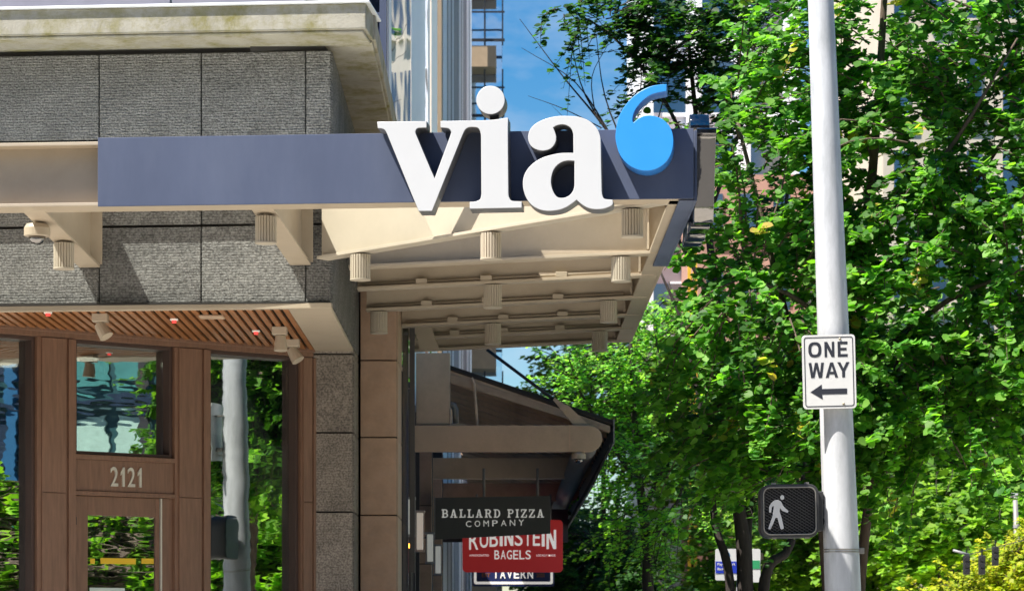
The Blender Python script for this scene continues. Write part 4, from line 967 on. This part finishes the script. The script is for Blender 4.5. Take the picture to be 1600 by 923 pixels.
# block across the street, seen only in the shop glass
rb = thing('mirrored_block', (60, 18, 0), 'dark teal block with pale windows, seen mirrored in the glass over the door', 'building')
MB().box(60, 72, -34, 40, 0, 17).build('wall', 'teal_panel', rb)
wm = [MB().box(-.1, 0, -.62, .62, -.8, .8).mesh('window') for _ in range(3)]
for me, m in zip(wm, ('window_pale', 'window_navy', 'window_teal')): me.materials.append(MATS[m])
for i in range(46):
    for j in range(5): link('window', wm[(0, 1, 2, 1, 1)[int(rng.integers(5))]], None, rb, Matrix.Translation((59.97, -33+i*1.58, 3.0+j*2.7)))
for j in range(6): MB().box(59.6, 59.99, -34, 40, 1.45+j*2.7, 1.75+j*2.7).build('floor_band', 'window_navy' if j % 2 else 'teal_panel', rb)
for i in range(16): MB().box(59.7, 59.98, -34.2+i*4.74-.2, -34.2+i*4.74+.2, 0, 17).build('column', ('facade_dark', 'teal_panel', 'park_teal')[i % 3], rb)
ob = thing('sky_screen_block', (0, -30, 0), 'unseen brown brick block added opposite to hold back sky light', 'building')  # added behind the camera to cut sky fill on the front wall
MB().box(-70, 75, -42, -30, 0, 24).build('wall', 'brick_dull', ob)
wm = MB().box(-1.0, 1.0, 0, .1, -1.1, 1.1).mesh('window'); wm.materials.append(MATS['navy_glass'])
for i in range(36):
    for j in range(6): link('window', wm, None, ob, Matrix.Translation((-68+i*4, -29.98, 3.4+j*3.6)))

# ================================================================== TREES
def leaf_shape(n=8):
    if n == 8: return np.array([(0,0,0),(.10,.34,.03),(.42,.50,.07),(.78,.36,.05),(1,0,-.03),(.78,-.36,.05),(.42,-.50,.07),(.10,-.34,.03)]), [(0,4,3,2,1),(0,7,6,5,4)]
    return np.array([(0,0,0),(.45,.42,.06),(1,0,0),(.45,-.42,.06)]), [(0,2,1),(0,3,2)]
def frames(nrm, axis):
    nrm = nrm/np.linalg.norm(nrm, axis=1, keepdims=True); x = axis-nrm*(axis*nrm).sum(1, keepdims=True); x /= np.linalg.norm(x, axis=1, keepdims=True)+1e-9
    y = np.cross(nrm, x); return x, y, nrm
def leaves_mesh(name, pos, nrm, axis, size, col, n=8, m='leaf'):
    sh, fc = leaf_shape(n); x, y, z = frames(nrm, axis); N_ = len(pos); k = len(sh)
    V = pos[:, None, :]+size[:, None, None]*(sh[None, :, 0:1]*x[:, None, :]+sh[None, :, 1:2]*y[:, None, :]+sh[None, :, 2:3]*z[:, None, :])
    me = bpy.data.meshes.new(name); nf = len(fc); fl_ = len(fc[0])
    me.vertices.add(N_*k); me.vertices.foreach_set('co', V.reshape(-1).astype(np.float32))
    idx = (np.array(fc)[None]+(np.arange(N_)*k)[:, None, None]).reshape(-1)
    me.loops.add(len(idx)); me.loops.foreach_set('vertex_index', idx.astype(np.int32))
    me.polygons.add(N_*nf); me.polygons.foreach_set('loop_start', (np.arange(N_*nf)*fl_).astype(np.int32))
    me.update(calc_edges=True); me.validate()
    ca = me.color_attributes.new('tint', 'FLOAT_COLOR', 'POINT')
    c4 = np.ones((N_, k, 4), np.float32); c4[:, :, :3] = col[:, None, :]; ca.data.foreach_set('color', c4.reshape(-1))
    me.materials.append(MATS[m]); return me
GREENS = np.array([(.055,.160,.024),(.075,.200,.028),(.110,.250,.040),(.150,.300,.055),(.045,.130,.028)])
LIMES = np.array([(.13,.26,.03),(.17,.33,.03),(.22,.38,.035),(.10,.22,.03)])
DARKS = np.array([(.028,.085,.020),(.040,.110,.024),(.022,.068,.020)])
YEL = np.array([(.46,.42,.08),(.52,.38,.10),(.36,.44,.09)])
def make_tree(name, label, base, stems, vols, n_twig, leaves_per, lsize, pal, cat='tree', group=None, up=.6, yellow=.03, bark='bark', n_single=0, lmesh=8, twig_r=.010, lm='leaf', droop=.5, bare=(), show_label=True, twl=.8):
    """stems: list of (points, r0, r1); vols: ellipsoids (centre, radii, weight) that the twigs reach into"""
    t = thing(name, base, label, cat, group); base = Vector(base)
    nodes = []
    for i, (pts, r0, r1) in enumerate(stems):
        P_ = smooth3(pts, 5); R_ = np.linspace(r0, r1, len(P_)); MB().tube(P_, list(R_), 9).build('trunk' if i == 0 else 'limb', bark, t, smooth=True)
        nodes += [np.array(p) for p in P_[len(P_)//3:]]
    nodes = np.array(nodes); wts_ = np.array([v[2] for v in vols], float); wts_ /= wts_.sum()
    tw_v = MB(); pos = []; ax = []; nr = []; cl = []
    for k in range(n_twig):
        c, r, _ = vols[rng.choice(len(vols), p=wts_)]
        d = rng.normal(size=3); d /= np.linalg.norm(d); tip = np.array(c)+d*np.array(r)*rng.uniform(.25, 1)**(1/2.2)
        near = nodes[np.argmin(((nodes-tip)**2).sum(1)+rng.uniform(0, .6, len(nodes)))]
        dr = tip-near; Ld = np.linalg.norm(dr)+1e-6; mid = (near+tip)/2+np.array((0, 0, .12*Ld))+rng.normal(size=3)*.08*Ld
        pts = [near*(1-s)**2+mid*2*s*(1-s)+tip*s*s for s in np.linspace(0, 1, 6)]
        out = (tip-mid); out /= np.linalg.norm(out)+1e-6; out = out+rng.normal(size=3)*.5; out[2] -= droop*rng.uniform(.2, 1.3); out /= np.linalg.norm(out)
        Lt = rng.uniform(.5, 1.2)*twl; tail = [tip+out*Lt*s+np.array((0, 0, -.25*s*s*droop*Lt)) for s in np.linspace(.25, 1, 4)]
        pts = pts[2:]+tail; tw_v.tube(pts, list(np.linspace(twig_r*(1+.25*Ld), twig_r*.3, len(pts))), 4, cap=False)
        pts = np.array(pts); tone = rng.uniform(.75, 1.3); yel = rng.random() < yellow
        n_ = leaves_per; s_k = (rng.random(n_)**.8)*(len(pts)-1); i_k = np.minimum(s_k.astype(int), len(pts)-2); f_k = (s_k-i_k)[:, None]
        q = pts[i_k]*(1-f_k)+pts[i_k+1]*f_k; tdir = pts[i_k+1]-pts[i_k]; tdir = tdir/(np.linalg.norm(tdir, axis=1, keepdims=True)+1e-9)
        side = np.cross(tdir, (0, 0, 1)); side = side/(np.linalg.norm(side, axis=1, keepdims=True)+1e-6)
        a = side*np.where(np.arange(n_) % 2, 1, -1)[:, None]+tdir*.5+rng.normal(size=(n_, 3))*.35; a[:, 2] -= .35
        nn = np.array((0, -.3, up))+np.array(to_sun)*.55+rng.normal(size=(n_, 3))*.42
        col = pal[rng.integers(len(pal), size=n_)]*tone*rng.uniform(.8, 1.2, (n_, 1))
        if yel: col = np.where((s_k > len(pts)-2.6)[:, None], YEL[rng.integers(3, size=n_)], col)
        pos.append(q+rng.normal(size=(n_, 3))*.02); ax.append(a); nr.append(nn); cl.append(col)
    for (pts, r0, r1) in bare:
        P_ = smooth3(pts, 4); tw_v.tube(P_, list(np.linspace(r0, r1, len(P_))), 5, cap=False)
    tag(tw_v.build('twigs', bark, t), kind='stuff')
    pos = np.vstack(pos); ax = np.vstack(ax); nr = np.vstack(nr); cl = np.vstack(cl); size = lsize*rng.uniform(.5, 1.3, len(pos))
    keep = np.ones(len(pos), bool)
    if n_single:
        px_ = CX+F*pos[:, 0]/pos[:, 1]; py_ = HY-F*(pos[:, 2]-HC)/pos[:, 1]
        inside = (px_ > 0) & (px_ < 1600) & (py_ > 0) & (py_ < 923); sc_ = np.where(inside, pos[:, 1], 1e9)
        pick = np.argsort(sc_)[:n_single]; keep[pick] = False
        sh, fc = leaf_shape(8); var = {}
        for q in pick:
            kk = int(rng.integers(5))
            if kk not in var:
                me = leaves_mesh('leaf', np.zeros((1,3)), np.array([(0,0,1.)]), np.array([(1.,0,0)]), np.ones(1), pal[kk % len(pal)][None]*1.1 if kk < 4 else np.array([(.14,.28,.05)]), 8, lm); var[kk] = me
            x, y, z = frames(nr[q:q+1], ax[q:q+1]); Mx = Matrix((( *[x[0][0]*size[q], y[0][0]*size[q], z[0][0]*size[q]], pos[q][0]), (x[0][1]*size[q], y[0][1]*size[q], z[0][1]*size[q], pos[q][1]), (x[0][2]*size[q], y[0][2]*size[q], z[0][2]*size[q], pos[q][2]), (0,0,0,1)))
            link('leaf', var[kk], None, t, Mx)
    me = leaves_mesh('crown', pos[keep]-np.array(base), nr[keep], ax[keep], size[keep], cl[keep], lmesh, lm)
    o = bpy.data.objects.new('crown', me); COL.objects.link(o); o.parent = t; tag(o, kind='stuff')
    return t
def smooth3(pts, k):
    P_ = [Vector(p) for p in pts]; out = []
    for i in range(len(P_)-1):
        a, b = P_[i], P_[i+1]; pa = P_[i-1] if i else a-(b-a); pb = P_[i+2] if i+2 < len(P_) else b+(b-a)
        for j in range(k):
            s = j/k; out.append(.5*((2*a)+(b-pa)*s+(2*pa-5*a+4*b-pb)*s*s+(3*a-pa-3*b+pb)*s**3))
    return out+[P_[-1]]
def E(px, py, Y, rx, rz, w=1.0, ry=1.2): return (tuple(W(px, py, Y)), (rx, ry, rz), w)
def at(px, py, Y): return tuple(W(px, py, Y))
# A: big katsura right behind the pole
bA = (PX(1320, 33.2), 33.2, G)
make_tree('katsura_tree', 'large round leaved katsura tree rising right behind the signal pole', bA,
    [([bA, at(1318, 900, 33.2), at(1325, 700, 33.2), at(1350, 420, 33.3), at(1372, 160, 33.4), at(1390, -150, 33.4)], .12, .03),
     ([(bA[0]+.15, 33.3, G), at(1345, 900, 33.4), at(1385, 640, 33.6), at(1470, 380, 33.8), at(1580, 200, 34)], .08, .02),
     ([(bA[0]-.1, 33.3, G), at(1290, 880, 33.4), at(1262, 640, 33.4), at(1200, 380, 33.5), at(1150, 180, 33.7)], .075, .02),
     ([at(1335, 560, 33.2), at(1250, 470, 32.6), at(1150, 430, 32.2)], .045, .012),
     ([at(1370, 560, 33.5), at(1480, 470, 32.8), at(1600, 420, 32.2)], .05, .012),
     ([at(1350, 350, 33.3), at(1470, 250, 32.6), at(1590, 60, 32.3)], .045, .012),
     ([at(1330, 700, 33.2), at(1430, 660, 32.6), at(1530, 640, 32.1)], .04, .01)],
    [E(1440, 50, 33, 1.9, 1.2, 2.0), E(1440, 700, 32.8, 1.4, .42, .7), E(1520, 200, 33.2, 1.6, 1.6, 2.0), E(1360, 240, 32.8, 1.3, 1.4, 1.1), E(1180, 300, 33, 1.0, 1.2, .9), E(1460, 450, 32.6, 1.5, 1.2, 1.4), E(1230, 480, 32.6, 1.2, 1.2, 1.2), E(1420, 610, 32.5, 1.5, .75, 1.3), E(1250, 650, 32.8, 1.2, .8, 1.0), E(1540, 560, 32.6, .9, .7, .7), E(1220, 130, 33.4, .9, .8, .5), E(1140, 560, 33, .7, .8, .6), E(1130, 690, 33.4, .7, .5, .45), E(1570, 380, 32.4, .8, 1.4, .8)],
    860, 58, .100, GREENS*1.3, yellow=.05, n_single=300)
# B: second katsura behind, reaching left over the canopy
bB = (PX(1165, 40), 40.0, G)
make_tree('katsura_tree', 'many stemmed katsura, leaves darkened to look backlit, whose thin branches reach out over the blue comma mark', bB,
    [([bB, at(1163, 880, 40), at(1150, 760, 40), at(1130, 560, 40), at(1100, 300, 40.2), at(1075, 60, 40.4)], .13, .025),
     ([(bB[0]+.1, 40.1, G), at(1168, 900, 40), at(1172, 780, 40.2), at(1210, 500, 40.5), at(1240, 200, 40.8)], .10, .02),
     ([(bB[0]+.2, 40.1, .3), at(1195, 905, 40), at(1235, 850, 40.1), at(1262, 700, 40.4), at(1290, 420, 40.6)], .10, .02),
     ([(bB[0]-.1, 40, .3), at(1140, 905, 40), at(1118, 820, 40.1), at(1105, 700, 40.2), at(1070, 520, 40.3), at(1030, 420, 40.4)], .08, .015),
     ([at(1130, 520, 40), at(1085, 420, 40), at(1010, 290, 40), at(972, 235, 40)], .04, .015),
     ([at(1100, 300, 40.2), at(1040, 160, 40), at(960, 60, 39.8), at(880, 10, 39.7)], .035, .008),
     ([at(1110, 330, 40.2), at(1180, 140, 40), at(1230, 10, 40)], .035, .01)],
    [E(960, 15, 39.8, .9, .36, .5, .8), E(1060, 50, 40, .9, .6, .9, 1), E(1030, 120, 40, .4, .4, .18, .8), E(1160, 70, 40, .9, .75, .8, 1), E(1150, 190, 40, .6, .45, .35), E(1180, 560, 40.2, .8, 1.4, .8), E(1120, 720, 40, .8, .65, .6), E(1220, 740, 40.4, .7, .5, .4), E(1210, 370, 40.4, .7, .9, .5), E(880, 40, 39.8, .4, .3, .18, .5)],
    440, 36, .095, DARKS*1.15, up=1.1, yellow=0, n_single=150, droop=.35, bark='bark_dark', twig_r=.009,  # leaf colours darkened to stand for backlit undersides
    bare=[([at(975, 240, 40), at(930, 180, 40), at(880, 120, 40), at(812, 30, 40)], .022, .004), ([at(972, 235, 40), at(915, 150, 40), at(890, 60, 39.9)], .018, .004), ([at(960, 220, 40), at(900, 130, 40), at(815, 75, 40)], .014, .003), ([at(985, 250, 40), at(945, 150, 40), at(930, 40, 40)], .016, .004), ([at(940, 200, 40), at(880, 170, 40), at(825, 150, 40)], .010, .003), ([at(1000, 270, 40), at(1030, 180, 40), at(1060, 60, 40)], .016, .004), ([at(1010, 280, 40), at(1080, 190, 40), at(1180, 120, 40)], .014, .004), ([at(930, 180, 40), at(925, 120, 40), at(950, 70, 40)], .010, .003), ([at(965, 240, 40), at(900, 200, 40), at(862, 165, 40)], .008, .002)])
# C: lighter tree farther down the street
bC = (PX(1010, 56), 56.0, G)
make_tree('street_tree', 'light green feathery street tree filling the gap under the canopy', bC,
    [([bC, at(1012, 880, 56), at(1000, 760, 56), at(990, 640, 56), at(985, 520, 56)], .14, .03), ([at(1005, 800, 56), at(1050, 690, 56), at(1075, 560, 56.3), at(1045, 440, 56.5)], .06, .015), ([at(1000, 760, 56), at(940, 670, 55.7), at(900, 600, 55.5)], .06, .015), ([at(1010, 850, 56), at(1060, 780, 55.5), at(1090, 660, 55)], .05, .012), ([at(995, 700, 56), at(1030, 590, 55.6), at(1020, 500, 55.5)], .04, .01)],
    [E(1000, 560, 56, 1.4, .9, 1.2), E(930, 600, 55.8, 1.0, .75, .9), E(1060, 640, 55.6, 1.0, 1.1, 1.1), E(960, 720, 55.8, 1.1, .8, 1), E(1070, 780, 55.4, .9, .9, .8), E(890, 570, 56, .5, .35, .3), E(1040, 500, 56, .9, .5, .6), E(1000, 840, 55.6, 1, .6, .6), E(1110, 700, 56, .8, 1.2, .8)],
    430, 42, .10, np.vstack([LIMES*1.4, GREENS*1.9]), up=1.1, yellow=0, lmesh=4, lm='leaf_far', bark='bark_dark', droop=.3, twig_r=.012, twl=.9)
# D: dark shrub mass low behind the hanging signs
bD = (PX(940, 62), 62.0, G)
make_tree('evergreen_shrub', 'dark broadleaf evergreen beside the hanging shop signs', bD,
    [([bD, at(940, 930, 62), at(935, 850, 62)], .1, .03), ([(bD[0]+.1, 62, G), at(975, 920, 62), at(990, 830, 62)], .06, .02)],
    [E(930, 850, 62, 1.0, .9, 1), E(980, 880, 61.6, .9, .7, 1), E(900, 910, 61.6, .6, .7, .6), E(960, 920, 61, 1.2, .5, .8)],
    260, 40, .12, DARKS, up=.9, yellow=0, lmesh=4, lm='leaf_far', cat='shrub', bark='bark_dark', droop=.4)
# E: far trees closing the view down the street and to the right
def far_tree(px, py, Y, rx, rz, pal, label, n=200, ls=.22, per=46):
    b0 = (PX(px, Y), Y, 0)
    make_tree('street_tree', label, b0, [([b0, at(px, 940, Y), at(px+3, (py+960)/2, Y), at(px, py, Y)], .2, .04), ([at(px+1, 930, Y), at(px+30, (py+900)/2, Y), at(px+50, py+20, Y)], .1, .03)],
        [(tuple(W(px, py, Y)), (rx, 2.2, rz), 1), (tuple(W(px-20, py+30, Y)), (rx*.7, 2, rz*.8), .5), (tuple(W(px+30, py+10, Y)), (rx*.8, 2, rz*.7), .5)], n, per, ls, pal, up=.9, yellow=0, lmesh=4, lm='leaf_far', group='trees far down the street', bark='bark_dark', twl=1.3)
far_tree(1470, 800, 66, 2.6, 1.5, LIMES, 'bright lime tree lit by the sun under the katsura branches', 240)
far_tree(1590, 760, 72, 2.4, 2.0, LIMES*.85, 'bright green tree behind the slim grey lamp post', 240)
far_tree(1330, 850, 74, 2.6, 1.6, LIMES*.8, 'sunny green tree low behind the signal pole', 220)
far_tree(1190, 850, 78, 2.8, 2.0, LIMES, 'mixed green tree behind the parking signs', 240)
far_tree(1080, 620, 90, 3.4, 3.6, np.vstack([LIMES*.6, GREENS]), 'tall mid green tree far behind the canopy end', 300, .26)
far_tree(940, 600, 98, 2.6, 2.6, np.vstack([LIMES*.6, GREENS]), 'small distant tree right of the tie rod', 200, .26)
far_tree(1500, 640, 70, 3.2, 3.0, GREENS, 'dense deep green tree behind the katsura crown', 300, .24)
far_tree(1300, 640, 72, 3.4, 3.2, GREENS, 'dense deep green tree in line with the one way sign', 300, .24)
far_tree(930, 860, 104, 3.2, 2.2, GREENS, 'low distant tree closing the side street', 200, .3)
# yellow-green shrubs sloping up at the right edge
bF = (PX(1560, 52), 52, 0)
make_tree('golden_shrub', 'sunlit yellow green shrub bank below the traffic lights', bF, [([bF, at(1560, 960, 52), at(1565, 900, 52)], .06, .02), ([(bF[0]-.5, 52, 0), at(1500, 950, 52), at(1500, 920, 52)], .05, .02)],
    [E(1600, 885, 52, .9, .5, 1, 1), E(1540, 915, 52, .9, .35, 1, 1), E(1480, 940, 51.8, .8, .3, .8, .8), E(1640, 870, 52, .9, .6, .8, 1)], 330, 42, .10, np.array([(.33,.37,.025),(.26,.34,.03),(.42,.40,.025)]), cat='shrub', up=.9, yellow=0, lmesh=4, lm='leaf_far', droop=.2, twl=.5)
# trees and hedge off to the right, seen mirrored in the shop windows
x, y = 9.4, 27.1
make_tree('street_tree', 'leafy tree mirrored in the tall shop window', (x, y, 0), [([(x, y, 0), (x+.1, y, 2.2), (x, y+.1, 5), (x-.1, y, 7.5)], .10, .03), ([(x, y, 3.0), (x+.4, y-.3, 4.4), (x+.8, y-.5, 6)], .05, .02)],
    [((x, y+.2, 6.6), (1.8, 1.7, 2.2), 1.4), ((x, y+.3, 4.8), (1.6, 1.7, 1.0), .9)], 800, 46, .15, GREENS, yellow=0, lmesh=4)
for i, (x, y, lab) in enumerate(((21, 25.5, 'tall lime hedge mirrored low in the tall window'), (33, 21.0, 'second lime hedge mirrored low in the door glass'))):
    make_tree('hedge', lab, (x, y, 0), [([(x, y, 0), (x, y, .8), (x, y, 2.0)], .06, .02)], [((x, y-7, 2.6), (1.0, 5, 2.2), 1), ((x, y+1, 2.8), (1.0, 5, 2.4), 1.2), ((x, y+8, 2.6), (1, 4, 2.2), .8)], 1200, 44, .27, LIMES*1.15, cat='hedge', yellow=0, lmesh=4, lm='leaf_far', group='hedges mirrored in the shop glass')

# ================================================================== PARKING SIGNS, TRAFFIC LIGHTS, LAMP POST
Yk = 46.0
kx = W(1154, 0, Yk).x
pk = thing('parking_sign', (kx-.2, Yk, G), 'white and blue pay to park sign on a slim grey post', 'parking sign')
MB().tube([(kx, Yk+.03, G), (kx, Yk+.03, W(0, 856, Yk).z)], .035, 10).build('post', 'lamp_grey', pk, smooth=True)
p0, p1 = W(1117.5, 906, Yk), W(1152, 857, Yk)
pb_ = link('plate', curve_mesh([rrect(p0.x, p1.x, p0.z, p1.z, .03)], .01, .001), 'road_sign_white', pk, Matrix.Translation((0, Yk-.02, 0)))
q0, q1 = W(1118, 895, Yk), W(1151.5, 876.5, Yk); MB().box(q0.x, q1.x, Yk-.026, Yk-.0205, q0.z, q1.z).build('blue_panel', 'park_blue', pb_)
c = W(1134, 867, Yk); link('p_disc', curve_mesh([disc(c.x, c.z, .068, 24)], .004), 'park_teal', pb_, Matrix.Translation((0, Yk-.0245, 0)))
link('letter', text_mesh('P', .05, .075, .003, bold=.02), 'road_sign_white', pb_, Matrix.Translation((c.x-.024, Yk-.028, c.z-.037)))
for body, py in (('Pay to Park', 884.0), ('8am-8pm', 891.5)):
    link('small_print', text_mesh(body, .29 if 'Pay' in body else .24, .055, .003), 'sign_cream', pb_, Matrix.Translation((q0.x+.03, Yk-.0295, W(0, py, Yk).z)))
pk2 = thing('parking_sign', (W(1172, 0, Yk).x, Yk, G), 'white and green parking sign partly behind the katsura stems', 'parking sign')
MB().tube([(W(1171, 0, Yk).x, Yk+.33, G), (W(1171, 0, Yk).x, Yk+.33, W(0, 858, Yk).z)], .03, 10).build('post', 'lamp_grey', pk2, smooth=True)
p0, p1 = W(1156, 909, Yk+.3), W(1188, 857, Yk+.3)
pc_ = link('plate', curve_mesh([rrect(p0.x, p1.x, p0.z, p1.z, .03)], .01, .001), 'road_sign_white', pk2, Matrix.Translation((0, Yk+.28, 0)))
q0, q1 = W(1173, 888, Yk+.3), W(1187, 875, Yk+.3); MB().box(q0.x, q1.x, Yk+.274, Yk+.2795, q0.z, q1.z).build('green_panel', 'park_green', pc_)
Yl = 60.0
lp = thing('lamp_post', (W(1590, 0, Yl).x, Yl, 0), 'slim blue grey lamp post at the right edge among shrubs', 'lamp post')
MB().tube([(W(1594, 0, Yl).x, Yl, 0), W(1592, 923, Yl), W(1586, 775, Yl)], [.075, .07, .05], 12).build('shaft', 'grey_pipe', lp, smooth=True)
c = W(1586, 773, Yl); MB().tube([c-Vector((.10, 0, 0)), c+Vector((.05, 0, .0))], [.045, .06], 10).build('head', 'lamp_grey', lp)
MB().tube([W(1588.5, 822, Yl)-Vector((0,0,.03)), W(1588.5, 822, Yl)+Vector((0,0,.03))], .075, 12).build('collar', 'lamp_grey', lp)
Yt = 50.0
for i, (px, py) in enumerate(((1511, 882), (1535, 882), (1556, 868))):
    c = W(px, py, Yt)
    tl = thing('traffic_light', c-Vector((0, 0, .16)), ('distant traffic light hanging from the grey mast arm', 'distant traffic light, middle one of three over the shrubs', 'distant traffic light hanging highest, nearest the lamp post')[i], 'traffic light', 'traffic lights over the golden shrubs')
    MB().box(c.x-.055, c.x+.055, Yt, Yt+.12, c.z-.17, c.z+.17).build('housing', 'signal_case', tl, bevel=.01)
    for k in (-1, 0, 1):
        MB().tube([(c.x, Yt-.002, c.z+k*.11), (c.x, Yt-.07, c.z+k*.11-.005)], .045, 12).build('visor', 'dark_metal', tl)
    MB().tube([(c.x, Yt+.06, c.z+.17), (c.x, Yt+.06, c.z+.28)], .015, 6).build('hanger', 'dark_metal', tl)
ma = thing('mast_arm', W(1500, 868, Yt+.06), 'thin grey mast arm carrying the distant traffic lights', 'mast')
MB().tube([W(1489, 859, Yt+.06), W(1514, 866, Yt+.06)], .022, 8).build('arm', 'lamp_grey', ma, smooth=True)
MB().tube([W(1514, 866, Yt+.06), W(1580, 848, Yt+.06), W(1640, 835, Yt+.06)], .008, 6).build('span_wire', 'dark_metal', ma)
MB().tube([W(1640, 830, Yt+.06), (W(1640, 0, Yt).x, Yt+.06, 0)], .07, 10).build('post', 'lamp_grey', ma, smooth=True)
